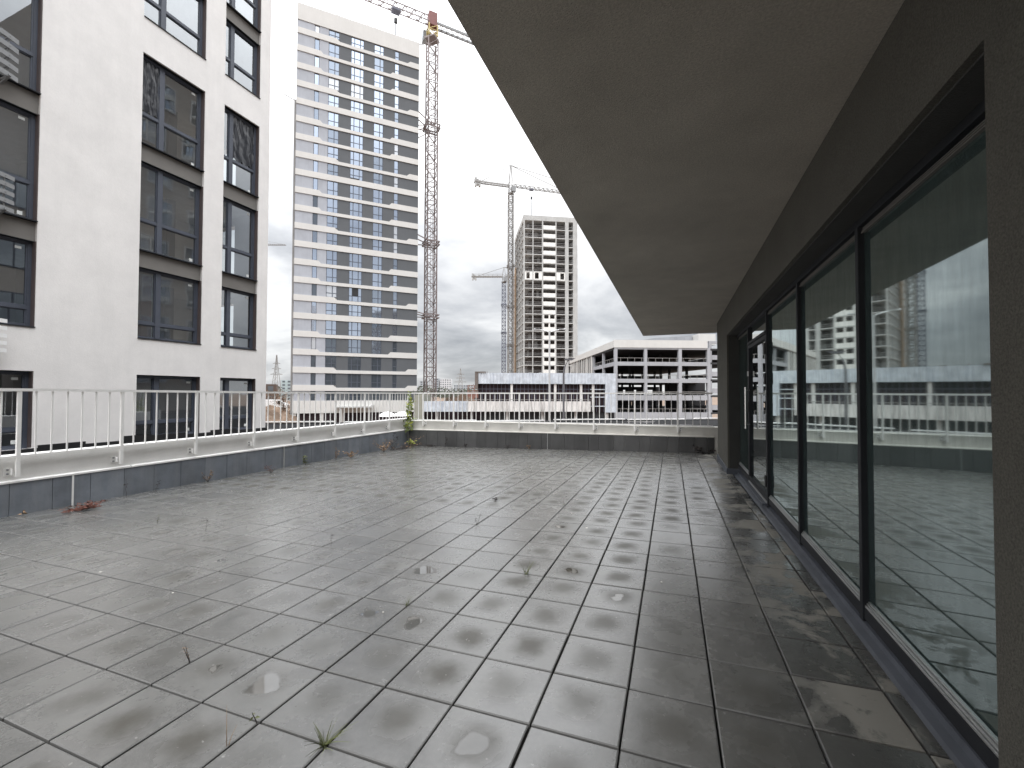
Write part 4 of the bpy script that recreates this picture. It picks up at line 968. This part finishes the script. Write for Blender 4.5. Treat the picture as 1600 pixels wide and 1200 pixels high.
# ------------------------------------------------------------------ car park
def carpark():
    t = thing('car_park', 'open multi-storey concrete car park with white roof parapet', 'car park', (-8.93, 74.3, 0), R(23.43))
    W, D = 16.6, 41.0
    MB().box(-.35, 16.1, -.14, 0.2, 9.3, 10.62).box(-.35, -.05, .2, D, 9.3, 10.5).build('roof_parapet', M['belt'], t)
    lv = [(9.02, 9.29), (6.21, 6.88), (3.29, 3.95), (.26, 1.14), (-2.98, -1.8)]
    each('edge_beam', [(.3, 16.1, -.04, .3, a, b) for a, b in lv] + [(-.1, .2, .5, 15.5, a, b) for a, b in lv], M['garage'], t)
    each('column', [(x0, x1, -.08, .5, -4.6, 9.3) for x0, x1 in ((-.2, .3), (5.0, 5.5), (11.0, 11.57), (16.08, 16.62))] + [(-.15, .25, y, y + .6, -4.6, 9.3) for y in (7.6, 15.2)], M['garage'], t)
    rs = random.Random(5)
    for x in (5.2, 11.2, 16.3):
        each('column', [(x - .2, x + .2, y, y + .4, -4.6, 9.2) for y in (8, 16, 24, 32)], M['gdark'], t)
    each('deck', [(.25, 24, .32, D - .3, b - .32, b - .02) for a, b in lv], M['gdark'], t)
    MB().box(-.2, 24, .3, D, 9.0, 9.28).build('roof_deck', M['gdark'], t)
    # back wall with openings where daylight shows through
    bw = MB()
    for a, b in ((-2.0, .2), (1.14, 3.2), (3.95, 6.1), (6.88, 8.9)):
        x = .3
        while x < 24:
            wd = rs.uniform(2.2, 5.0); bw.box(x, min(24, x + wd), D - .3, D, a, b); x += wd + (rs.uniform(.5, 1.6) if a < 6 else .05)
        bw.box(.3, 24, D - .29, D - .05, a + 1.2, b)
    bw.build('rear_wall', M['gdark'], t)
    rl = MB()
    for z in (7.55, 4.62, 1.75, -1.2):
        rl.bar((.3, .1, z), (16.1, .1, z), .07)
        rl.bar((.1, .5, z), (.1, 15, z), .07)
        for i in range(13):
            x = .9 + i * 1.22; rl.bar((x, .1, z - .75), (x, .1, z), .06)
        for i in range(10): rl.bar((.1, 1 + i * 1.5, z - .75), (.1, 1 + i * 1.5, z), .06)
    rl.build('guard_rail', M['cgrey'], t)
    fn = MB(); y = 16.2
    while y < D - .6:
        wd = rs.choice((.5, .6, .8, 1.2)); fn.box(-.22, -.08, y, y + wd, .8, 9.3); y += wd + rs.choice((.9, 1.2, 1.5))
    fn.build('facade_fin', M['belt'], t)
    MB().box(.25, .4, 15.9, D, -4.6, 9.3).build('side_wall', M['gdark'], t)
    # half-level ramp wing on the right
    wg = MB()
    for a, b in ((7.35, 8.15), (4.45, 5.25), (1.5, 2.35), (-1.4, -.55), (10.2, 10.6)): wg.box(16.62, 26, .4, .8, a, b)
    wg.box(16.62, 17.1, .35, .85, -4.6, 10.6)
    for a in (7.6, 4.7, 1.8, -1.1): wg.box(17.1, 26, .8, 12, a - .1, a + .2)
    wg.build('ramp_wing', M['garage'], t)
    MB().box(17, 26, 20, 20.3, -4.6, 4.2).build('ramp_rear_wall', M['gdark'], t)
    MB().prism_y([(3.6, 10.3), (5.2, 11.05), (9, 11.75), (16.2, 12.2), (16.2, 10.3)], 5.5, 14).build('stair_housing', M['cladroof'], t)
    MB().box(6.3, 12.2, 5.3, 5.48, 10.3, 10.95).build('vent_panel', M['tan'], t)
    MB().box(16.3, 19.5, 3.5, 10, 10.3, 12.3).build('lift_housing', M['belt'], t)
carpark()

# ------------------------------------------------------------------ low building with corrugated bands
def corr(mb, x0, x1, z0, z1, y, amp=.05, per=.42):
    n = max(2, int((x1 - x0) / per) * 4); vs = []
    for i in range(n + 1):
        x = x0 + (x1 - x0) * i / n; d = (0, amp, amp, 0)[i % 4]
        vs += [(x, y - d, z0), (x, y - d, z1)]
    fs = [(2 * i, 2 * i + 2, 2 * i + 3, 2 * i + 1) for i in range(n)]
    k = len(vs)
    vs += [(x0, y + .3, z0), (x1, y + .3, z0), (x0, y + .3, z1), (x1, y + .3, z1)]
    fs += [(k + 1, k, k + 2, k + 3), tuple([1] + [2 * i + 1 for i in range(1, n + 1)] + [k + 3, k + 2]), tuple([k, k + 1] + [2 * i for i in range(n, -1, -1)]), (0, 1, k + 2, k), (2 * n, k + 1, k + 3, 2 * n + 1)]
    return mb.add(vs, fs)
def low_building():
    t = thing('commercial_building', 'low two-storey building with weathered corrugated bands and dark openings', 'building', (-23.44, 49.95, 0), R(22.49))
    G = -4.6
    mb = MB(); corr(mb, 0, 16.6, 2.66, 4.08, 0); mb.build('upper_band', M['corr'], t)
    mb = MB(); corr(mb, 16.62, 18.0, -1.05, 4.06, -.02); mb.build('end_panel', M['corr'], t)
    mb = MB(); corr(mb, -7.0, -1.3, -.95, .38, -.3); mb.build('lower_band', M['corr'], t)
    MB().box(-1.28, 14.6, -.42, -.1, -.93, .4).build('lower_band', M['stained'], t)
    MB().box(0, 16.6, .5, .7, -1, 4.0).build('rear_wall', M['purple'], t)
    MB().box(.2, 18, .7, 22, G, 3.6).box(-7, .2, 1.2, 22, G, .0).build('roof_mass', M['gdark'], t)
    MB().box(-7, 18, .75, .95, G, -.5).build('ground_wall', M['purple'], t)
    each('column', [(x, x + .3, .1, .45, -.95, 2.66) for x in (4.2, 9.9, 13.3, 14.9)] + [(x, x + .35, .2, .6, G, -.95) for x in (-5.5, -1.0, 3.6, 8.2, 12.6, 16.7)], M['stained'], t)
    rl = MB().bar((-1.2, -.3, .62), (14.6, -.3, .62), .07)
    for i in range(17): rl.bar((-1.2 + i * .98, -.3, .4), (-1.2 + i * .98, -.3, .62), .05)
    rl.build('hand_rail', M['cgrey'], t)
    mu = MB()
    for i in range(1, 34):
        x = i * .5; mu.box(x, x + .06, .44, .5, -1, 2.66)
    mu.box(0, 16.6, .43, .5, 1.95, 2.02)
    mu.build('glazing_bar', M['cblue'], t)
    each('cross_beam', [(14.7, 16.6, .2, .3, z, z + .12) for z in (-.3, .9, 1.9)], M['corr'], t)
    MB().box(-.42, -.02, -.1, 6, 2.0, 4.24).box(-.42, 1.0, -.13, -.07, 4.09, 4.24).build('stair_tower', mat('brown_cladding', (0.13, 0.11, 0.1), 0.7, 0.15, 1), t)
    MB().box(-8.1, -7.02, -.3, 6, G, 1.2).build('side_block', mat('olive_cladding', (0.26, 0.26, 0.22), 0.8, 0.1, 1), t)
    each('roof_vent', [(x, x + .5, 2, 2.5, 3.6, 4.28) for x in (6.7, 8.1, 12.6, 3.2)], M['cgrey'], t)
low_building()

# ------------------------------------------------------------------ street lamps
def lamp_double(label, loc):
    t = thing('street_lamp', label, 'street lamp', loc, R(20))
    MB().tube([(0, 0, 0), (0, 0, 11.6)], .11, 8, .07).build('pole', M['lamp'], t)
    for s in (-1, 1):
        a = MB().tube([(0, 0, 11.35), (s * .12, 0, 11.6), (s * .5, 0, 11.72), (s * 1.4, 0, 11.86)], .05, 6, .04).build('arm', M['lamp'], t)
        MB().box(s * .85, s * 1.45, -.1, .1, 11.79, 11.85).build('lamp_head', M['lamp'], a)
lamp_double('tall pale street lamp with two arms in a V, before the unfinished tower', (-10.25, 36.9, -4.6))
t = thing('street_lamp', 'dark single street lamp with a flat cap head in front of the car park', 'street lamp', (-10.7, 44.1, -4.6), R(20))
MB().tube([(0, 0, 0), (0, 0, 8.1), (.12, 0, 8.9), (.5, 0, 9.6)], .12, 8, .07).build('pole', M['lampdark'], t)
MB().prism_y([(.0, 9.72), (.25, 9.56), (.9, 9.56), (1.25, 9.78)], -.3, .3).build('lamp_head', M['lampdark'], t)

# ------------------------------------------------------------------ the distance
def pylon(label, loc, H, wd):
    t = thing('power_pylon', label, 'pylon', loc, R(25), 'steel power pylons on the skyline')
    mb = MB(); T = Vector((0, 0, H))
    lv = [(i / 8) for i in range(9)]
    wdt = lambda s: wd * (1 - s) ** 1.3 + .5
    for a, b in zip(lv, lv[1:]):
        for sx, sy in ((1, 1), (1, -1), (-1, -1), (-1, 1)):
            mb.bar((sx * wdt(a) / 2, sy * wdt(a) / 2, a * H), (sx * wdt(b) / 2, sy * wdt(b) / 2, b * H), .35)
        mb.bar((-wdt(a) / 2, -wdt(a) / 2, a * H), (wdt(b) / 2, -wdt(b) / 2, b * H), .25).bar((wdt(a) / 2, -wdt(a) / 2, a * H), (-wdt(b) / 2, -wdt(b) / 2, b * H), .25)
    mb.build('mast', M['cgrey'], t)
    for s, L in ((.55, 12), (.68, 9), (.8, 7)):
        MB().bar((-L / 2, 0, s * H), (L / 2, 0, s * H), .35).bar((-L / 2, 0, s * H), (0, 0, s * H + 1.6), .25).bar((L / 2, 0, s * H), (0, 0, s * H + 1.6), .25).build('cross_arm', M['cgrey'], t)
pylon('steel power pylon on the horizon right of the tall crane', (-195.3, 375.3, -4.6), 30, 7)
pylon('steel power pylon behind the teal glass office, left of the tower', (-365.9, 311.3, -4.6), 43, 8)
def block(name, label, loc, rz, W, D, H, mt, cat='building', group=None, strip=True, rows=None):
    t = thing(name, label, cat, loc, rz, group)
    MB().box(0, W, 0, D, 0, H).build('wall', mt, t)
    if strip:
        n = rows or max(2, int(H / 3))
        mb = MB()
        k = max(2, int(W / 3.2))
        for r in range(n):
            for c in range(k):
                x = (c + .25) * W / k; z = (r + .3) * H / n; mb.box(x, x + W / k * .5, -.08, 0.02, z, z + H / n * .5)
        q = mb.build('window', M['hwin'], t)
        q['kind'] = 'stuff'
    return t
block('glass_office', 'teal glass office with a stepped top, left of the banded tower', (-268, 232, -4.6), R(40), 7, 8, 15, M['hglass'], rows=6)
block('glass_office', 'lower pale green glass wing with sloping shoulder beside the teal office', (-262, 238, -4.6), R(40), 8.5, 8, 10.5, M['hglass'], rows=4)
block('brick_house', 'dark brown building stub against the edge of the white apartment block', (-112, 88, -4.6), R(45), 5.5, 6, 8.4, mat('dark_brown_brick', (0.10, 0.072, 0.06), 0.9, 0.3, 0.4), rows=3)
block('far_apartment_block', 'pale two-tone slab block on the skyline right of the crane mast', (-303, 520, -4.6), R(20), 16, 12, 25, M['hblock'], group='apartment blocks on the far skyline')
block('far_apartment_block', 'grey narrow slab block on the skyline touching the banded tower', (-329, 510, -4.6), R(20), 9, 12, 22, M['hblock2'], group='apartment blocks on the far skyline')
block('far_apartment_block', 'white narrow block end on, left of the two-tone slab', (-312, 517, -4.6), R(20), 8, 12, 26, M['hblock2'], group='apartment blocks on the far skyline')
block('far_apartment_block', 'long low grey block on the skyline behind the power pylon', (-285, 527, -4.6), R(20), 34, 12, 17, M['hblock2'], group='apartment blocks on the far skyline')
block('far_apartment_block', 'pale low block on the skyline left of the red brick shell', (-243, 540, -4.6), R(20), 22, 12, 18, M['hblock'], group='apartment blocks on the far skyline')
def brickshell():
    t = thing('brick_shell', 'red brick building shell with raw frame left of the corrugated building', 'building', (-64, 121, -4.6), R(22))
    MB().box(0, 9.5, 0, 8, 0, 5.2).box(3.2, 9.5, 0, 8, 5.2, 6.3).build('wall', M['brick'], t)
    fr = MB()
    for x in (3.2, 5.2, 7.2, 9.2): fr.box(x, x + .25, -.1, .2, 5.2, 8.4)
    for z in (6.6, 7.5, 8.3): fr.box(3.2, 9.4, -.1, .15, z, z + .18)
    fr.build('frame', M['brick'], t)
    wi = MB()
    for x in (1, 3.2, 5.4, 7.4):
        for z in (1, 3.2): wi.box(x, x + 1.1, -.06, .02, z, z + 1.3)
    q = wi.build('window', M['black'], t)
brickshell()
def pole_(label, loc):
    t = thing('utility_pole', label, 'utility pole', loc)
    MB().tube([(0, 0, 0), (0, 0, 10.2)], .12, 6, .08).build('pole', M['rust'], t)
    MB().bar((-1, 0, 8.9), (1, 0, 8.9), .14).bar((-.8, 0, 7.9), (.8, 0, 7.9), .14).box(-.25, .25, -.3, .3, 8.3, 9.3).build('cross_arm', M['rust'], t)
pole_('dark utility pole with a transformer box left of the corrugated building', (-33.5, 75.5, -4.6))

# trees: tapered trunk, limbs and a ragged crown of leaf-sized faces
def tree(label, loc, H, cr, mt, nleaf, seed, group='bare and autumn trees around the site'):
    rs = random.Random(seed)
    t = thing('tree', label, 'tree', loc, rs.uniform(0, 6), group)
    tk = MB().tube([(0, 0, 0), (.05, .02, H * .3), (.0, .1, H * .62), (.05, .0, H * .92)], H * .022, 6, H * .006)
    tips = []
    for i in range(9):
        z = H * (.28 + .6 * i / 9); a = i * 2.4 + rs.random(); L = cr * rs.uniform(.6, 1.05) * (1 - .45 * i / 9)
        e = Vector((math.cos(a) * L, math.sin(a) * L, z + L * rs.uniform(.3, .7)))
        m_ = Vector((math.cos(a) * L * .5, math.sin(a) * L * .5, z + L * .2))
        tk.tube([(0, 0, z), m_, e], H * .008, 4, H * .002); tips += [e, m_, (e + m_) / 2]
    tk.build('trunk', M['bark'], t)
    cw = MB()
    for k in range(nleaf):
        p = rs.choice(tips) + Vector((rs.gauss(0, cr * .2), rs.gauss(0, cr * .2), rs.gauss(0, cr * .2)))
        s = cr * rs.uniform(.05, .1)
        d = Vector((rs.uniform(-1, 1), rs.uniform(-1, 1), rs.uniform(-.6, .6)))
        cw.leaf(p, d, s * 1.4, s, (rs.uniform(-1, 1), rs.uniform(-1, 1), rs.uniform(.1, 1)))
    cw.build('crown', mt, t)
tree('thin brown autumn tree at the white block corner, nearest of the site trees', (-72, 63, -4.6), 6.2, 2.4, M['leafbrown'], 700, 1)
tree('ragged russet tree standing behind the rubble left of the tower', (-84, 71, -4.6), 7.0, 2.6, M['leafbrown'], 700, 2)
tree('dull green tree behind the low corrugated band, left one', (-60, 112, -4.6), 6.4, 2.6, M['leafdark'], 600, 3)
tree('sparse brown tree behind the low corrugated band, right of the crane mast', (-51, 116, -4.6), 6.0, 2.4, M['leafbrown'], 500, 4)
tree('low dark tree between crane mast and brick shell', (-70, 128, -4.6), 7.0, 3.0, M['leafdark'], 600, 5)
def wood():
    rs = random.Random(9); mb = MB()
    for k in range(9000):
        s = rs.random(); base = Vector((-420 + 330 * s, 330 + 140 * s + rs.uniform(-25, 25), -4.6))
        hmax = 9 + 4 * math.sin(s * 40) + 3 * math.sin(s * 93 + 1)
        p = base + Vector((rs.gauss(0, 2), rs.gauss(0, 2), rs.uniform(1, max(3, hmax)))); sz = rs.uniform(.9, 2.0)
        mb.leaf(p, (rs.uniform(-1, 1), rs.uniform(-1, 1), rs.uniform(-.3, .8)), sz * 1.3, sz, (rs.uniform(-1, 1), rs.uniform(-1, 1), .3))
    o = mb.build('distant_wood', M['leafdark']); tag(o, 'dark line of far woodland under the skyline blocks', 'woodland', None, 'stuff')
wood()
def rubble(label, loc, W, D, H, seed, mt):
    rs = random.Random(seed); n = 22; vs = []; fs = []
    for i in range(n + 1):
        for k in range(n + 1):
            x = i / n * 2 - 1; y = k / n * 2 - 1; r = max(0, 1 - (x * x + y * y))
            vs.append((x * W / 2, y * D / 2, H * r ** .8 * (.7 + .5 * rs.random()) - .1))
    for i in range(n):
        for k in range(n): fs.append((i * (n + 1) + k, (i + 1) * (n + 1) + k, (i + 1) * (n + 1) + k + 1, i * (n + 1) + k + 1))
    o = MB().add(vs, fs).build('rubble_heap', mt); o.location = loc
    tag(o, label, 'rubble', 'heaps of earth and rubble on the site'); return o
rubble('broad brown earth heap on the site between white block and tower', (-62, 50, -4.6), 16, 12, 3.6, 1, M['earth'])
rubble('lower reddish heap behind the broad earth heap', (-75, 62, -4.6), 14, 10, 3.0, 2, M['leafbrown'])
rubble('dark spoil heap behind the low corrugated band', (-44, 84, -4.6), 16, 8, 5.2, 3, M['earth'])
def van(label, loc, rz):
    t = thing('parked_van', label, 'van', loc, rz)
    MB().prism_y([(0, .45), (5.2, .45), (5.25, 1.2), (4.5, 1.4), (3.8, 2.2), (.1, 2.25), (0, 1.2)], -1, 1).build('body', M['van'], t, .05)
    MB().prism_y([(3.75, 1.35), (4.4, 1.35), (3.78, 2.05), (3.3, 2.05), (3.3, 1.35)], -1.012, 1.012).build('window', M['black'], t)
    for x in (1.0, 4.2):
        for y in (-.85, .85): MB().tube([(x, y - .12, .36), (x, y + .12, .36)], .36, 12).build('wheel', M['black'], t)
van('white van parked on the site seen past the white apartment block', (-84, 68, -2.4), R(35))
def parasol(label, loc):
    t = thing('parasol', label, 'parasol', loc, 0, 'white parasols before the tower')
    MB().tube([(0, 0, 0), (0, 0, 2.75)], .03, 6).build('pole', M['alu'], t)
    n = 10; vs = [(0, 0, 2.85)]; fs = []
    for r, z in ((.7, 2.72), (1.2, 2.42), (1.42, 2.05)):
        vs += [(r * math.cos(2 * math.pi * k / n), r * math.sin(2 * math.pi * k / n), z) for k in range(n)]
    for k in range(n):
        fs.append((0, 1 + k, 1 + (k + 1) % n))
        for q in (0, 1): fs.append((1 + q * n + k, 1 + (q + 1) * n + k, 1 + (q + 1) * n + (k + 1) % n, 1 + q * n + (k + 1) % n))
    MB().add(vs, fs).build('canopy', M['parasol'], t, smooth=True)
parasol('white dome parasol outside the tower shopfront, left of the pair', (-45.2, 60.2, -4.6))
parasol('white dome parasol outside the tower shopfront, right of the pair', (-43.6, 62.2, -4.6))

# ------------------------------------------------------------------ weeds, vine and litter on the terrace
def gp(x, y): return Vector((x, y, fz(x, y)))
def tuft(label, x, y, h, n, mt, seed, spread=.5, group='grass and weeds in the paving joints', name='grass_tuft', curl=.4):
    rs = random.Random(seed); mb = MB()
    for k in range(n):
        a = rs.uniform(0, 6.28); L = h * rs.uniform(.45, 1.0); lean = rs.uniform(.05, spread)
        d = Vector((math.cos(a) * lean, math.sin(a) * lean, 1)).normalized()
        p0 = Vector((rs.gauss(0, .008), rs.gauss(0, .008), -.01)); pts = [p0]
        for q in range(1, 5):
            s = q / 4; pts.append(p0 + d * L * s + Vector((math.cos(a), math.sin(a), -.6)) * L * curl * lean * s * s)
        mb.tube(pts, .0022, 3, .0006)
    o = mb.build(name, mt); o.location = gp(x, y)
    return tag(o, label, 'weed', group)
def sprig(label, x, y, h, nst, mt, seed, leaf=.02, nl=10, name='weed', lean=.35, group='grass and weeds in the paving joints', mstem=None, z=None, cat='weed', droop=0):
    rs = random.Random(seed); t = thing(name, label, cat, gp(x, y) if z is None else Vector((x, y, z)), 0, group)
    st = MB(); lf = MB()
    for k in range(nst):
        a = rs.uniform(0, 6.28); L = h * rs.uniform(.55, 1); ln = rs.uniform(0, lean)
        pts = [Vector((0, 0, -.01))]
        for q in range(1, 6):
            s = q / 5; pts.append(Vector((math.cos(a) * ln * L * s * 1.4 + rs.gauss(0, .01 * L), math.sin(a) * ln * L * s * 1.4 + rs.gauss(0, .01 * L), L * s - droop * L * s * s)))
        st.tube(pts, .003, 4, .0012)
        for q in range(nl):
            i = rs.randint(1, 4); p = pts[i].lerp(pts[i + 1], rs.random()); b = rs.uniform(0, 6.28)
            lf.leaf(p, (math.cos(b), math.sin(b), rs.uniform(-.2, .8)), leaf * rs.uniform(.7, 1.5), leaf * rs.uniform(.4, .8))
    st.build('stem', mstem or M['twig'], t); lf.build('leaves', mt, t)
    return t
G2 = None
tuft('largest green grass tuft in the paving joint at the bottom of the view', -1.42, 1.48, .13, 22, M['weed'], 1, 1.3)
tuft('upright grass tuft in mid terrace with fanned blades', -1.17, 3.48, .15, 13, M['weed'], 2, .8)
tuft('small grass tuft on the joint crossing left of the pale tiles', -1.82, 2.68, .10, 8, M['weed'], 3, .6)
tuft('single long bent grass stem near the lower left joints', -1.82, 1.33, .17, 2, M['dry'], 4, .5, curl=.9)
sprig('short stem with two leaves beside the sky-bright puddle', -1.82, 1.47, .06, 1, M['weed'], 5, .02, 3)
sprig('feathery weed leaning over a joint at lower left', -2.62, 1.68, .12, 2, M['dry'], 6, .008, 14, lean=.6)
sprig('spindly weed on the left paving before the railing', -6.12, 3.50, .15, 1, M['weed'], 7, .018, 6)
sprig('thin upright weed with side leaves on the left paving', -5.20, 3.49, .14, 1, M['twig'], 8, .025, 5)
sprig('dark forked weed left of the middle of the terrace', -3.38, 3.57, .13, 1, M['twig'], 9, .025, 5)
sprig('dark weed lump in a joint right of centre', -2.47, 5.90, .05, 4, M['twig'], 10, .03, 6, lean=1.8)
sprig('tiny weed upright in the far paving right of centre', -1.39, 5.83, .10, 1, M['weed'], 11, .02, 4)
sprig('wispy weed in the far middle of the terrace', -5.45, 9.27, .28, 1, M['dry'], 12, .02, 6)
sprig('sprawling thin weed on a joint in mid terrace', -2.2, 4.67, .12, 2, M['twig'], 13, .015, 5, lean=1.3)
sprig('thread-like weed far right of centre on a joint', -2.62, 8.0, .2, 1, M['twig'], 14, .015, 4)
tag_ = 'weeds along the parapet skirting'
sprig('dark stemmed weed against the slate skirting, at the leftmost tall joint', -8.54, 4.42, .36, 1, M['twig'], 20, .03, 9, group=tag_)
sprig('dark leafy weed standing before the slate skirting, right of the thin tall one', -8.45, 4.79, .24, 1, M['twig'], 21, .03, 10, group=tag_)
sprig('pale flowered seedling at the foot of the skirting on the far left', -8.47, 3.18, .1, 2, M['dry'], 22, .04, 5, group=tag_)
sprig('bushy dry weed spreading from the skirting foot', -8.50, 5.73, .24, 9, M['dry'], 23, .02, 16, lean=1.0, group=tag_)
sprig('rust coloured dry weed in front of the skirting', -8.2, 6.88, .16, 8, M['dryred'], 24, .02, 12, lean=1.2, group=tag_)
sprig('green leafed weed at the pale joint strip of the skirting', -8.40, 8.0, .24, 4, M['weed'], 25, .05, 12, group=tag_)
sprig('straw coloured weed cluster by the skirting before the corner', -8.35, 8.95, .36, 6, M['dry'], 26, .03, 12, group=tag_)
sprig('orange brown dry weed next to the straw cluster', -8.15, 9.3, .24, 8, M['dry'], 27, .04, 16, lean=.8, group=tag_)
sprig('large brown dry weed left of the dead branch', -8.22, 10.8, .36, 12, M['dry'], 28, .04, 18, lean=.9, group=tag_)
sprig('tall black stemmed weed against the skirting beside the corner', -8.52, 11.7, .62, 3, M['twig'], 29, .06, 10, group=tag_)
sprig('bright yellow green weed right in the terrace corner', -8.22, 12.25, .28, 9, M['weedy'], 30, .09, 10, lean=.6, group=tag_)
sprig('dark speckled creeper on the far skirting near the corner', -7.05, 12.5, .42, 2, M['twig'], 31, .05, 9, lean=.15, group=tag_)
sprig('low dark tuft at the far skirting, left of middle', -6.3, 12.42, .2, 4, M['twig'], 32, .06, 7, lean=.9, group=tag_)
sprig('small dark tuft at the far skirting near the joint strip', -4.79, 12.4, .16, 3, M['twig'], 33, .05, 6, lean=.6, group=tag_)
sprig('pale little tuft at the far skirting right of the dark one', -4.1, 12.45, .15, 4, M['dry'], 34, .04, 6, lean=.6, group=tag_)
sprig('dark trailing weed at the foot of the far right pier', .80, 12.35, .22, 5, M['twig'], 35, .08, 9, lean=1.6, group=tag_)
def dead_plant(name, label, x, y, L, ang, mt, n, seed, h=.10, leafm=None):
    rs = random.Random(seed); t = thing(name, label, 'dead plant', gp(x, y), ang)
    st = MB(); lf = MB()
    for k in range(n):
        a = rs.gauss(0, .95); l = L * rs.uniform(.25, .8); sx = rs.uniform(-.45, .25) * L
        p0 = Vector((sx, rs.gauss(0, .03), .008 + rs.random() * .02))
        p1 = p0 + Vector((math.cos(a) * l * .5, math.sin(a) * l * .4, rs.uniform(.0, h)))
        p2 = p1 + Vector((math.cos(a + rs.uniform(-.7, .7)) * l * .5, math.sin(a + rs.uniform(-.7, .7)) * l * .45, rs.uniform(-.02, h * .6)))
        st.tube([p0, p1, p2], .006, 4, .002)
        for q in range(3):
            p = p1.lerp(p2, rs.random()); lf.leaf(p, (rs.uniform(-1, 1), rs.uniform(-1, 1), rs.uniform(-.1, .6)), rs.uniform(.03, .07), .025)
    st.build('stem', mt, t); lf.build('leaves', leafm or mt, t)
dead_plant('dead_plant', 'uprooted dry red plant lying on the paving below the left railing', -7.98, 3.58, .42, R(65), M['dryred'], 30, 3, .08)
dead_plant('dead_branch', 'dark dead branch with pale shrivelled leaves leaning in the terrace corner', -8.15, 11.5, 1.1, R(75), M['twig'], 34, 5, .26, M['dry'])
# twigs along the far skirting
dead_plant('twig_litter', 'scatter of dark twigs along the far skirting right of the corner', -7.6, 12.42, .7, R(2), M['twig'], 10, 6, .03)
def vine():
    t = thing('climbing_vine', 'leafy climbing vine with yellow green leaves twined on the corner of the railing', 'vine', (-8.50, 12.5, 0))
    rs = random.Random(4); st = MB(); lf = MB(); lp = MB()
    for s in range(4):
        pts = []; x = rs.uniform(-.12, .12); y = rs.uniform(-.06, .04)
        z = .24 if s < 3 else .3; top = rs.uniform(1.1, 1.6)
        while z < top:
            pts.append((x, y, z)); x += rs.gauss(.012, .035); y += rs.gauss(0, .02); z += .08
        st.tube(pts, .004, 4, .002)
        for p in pts:
            for q in range(3):
                a = rs.uniform(0, 6.28)
                (lp if rs.random() < .38 else lf).leaf(Vector(p) + Vector((rs.gauss(0, .05), rs.gauss(-.02, .03), rs.gauss(0, .03))), (math.cos(a), math.sin(a), rs.uniform(-.6, .4)), rs.uniform(.06, .12), rs.uniform(.05, .10), (rs.uniform(-.4, .4), -1, rs.uniform(-.2, .6)))
    for q in range(26):
        lf.leaf(Vector((rs.gauss(-.1, .13), rs.gauss(.0, .03), rs.uniform(.2, .5))), (rs.uniform(-1, 1), -.3, rs.uniform(-.8, .4)), rs.uniform(.07, .13), .08, (0, -1, .3))
    st.build('stem', M['twig'], t); lf.build('leaves', M['vine'], t); lp.build('pale_leaves', M['weedy'], t)
vine()
def chips():
    rs = random.Random(12); mb = MB()
    for k in range(60):
        x = rs.uniform(-8.4, .9); y = rs.uniform(2.0, 12.3); p = gp(x, y); s = rs.uniform(.005, .012)
        mb.box(p.x - s, p.x + s, p.y - s * rs.uniform(.4, 1), p.y + s * .6, p.z, p.z + .004)
    o = mb.build('litter_crumbs', M['pale']); tag(o, 'tiny pale crumbs and grit scattered over the paving', 'grit', None, 'stuff')
chips()
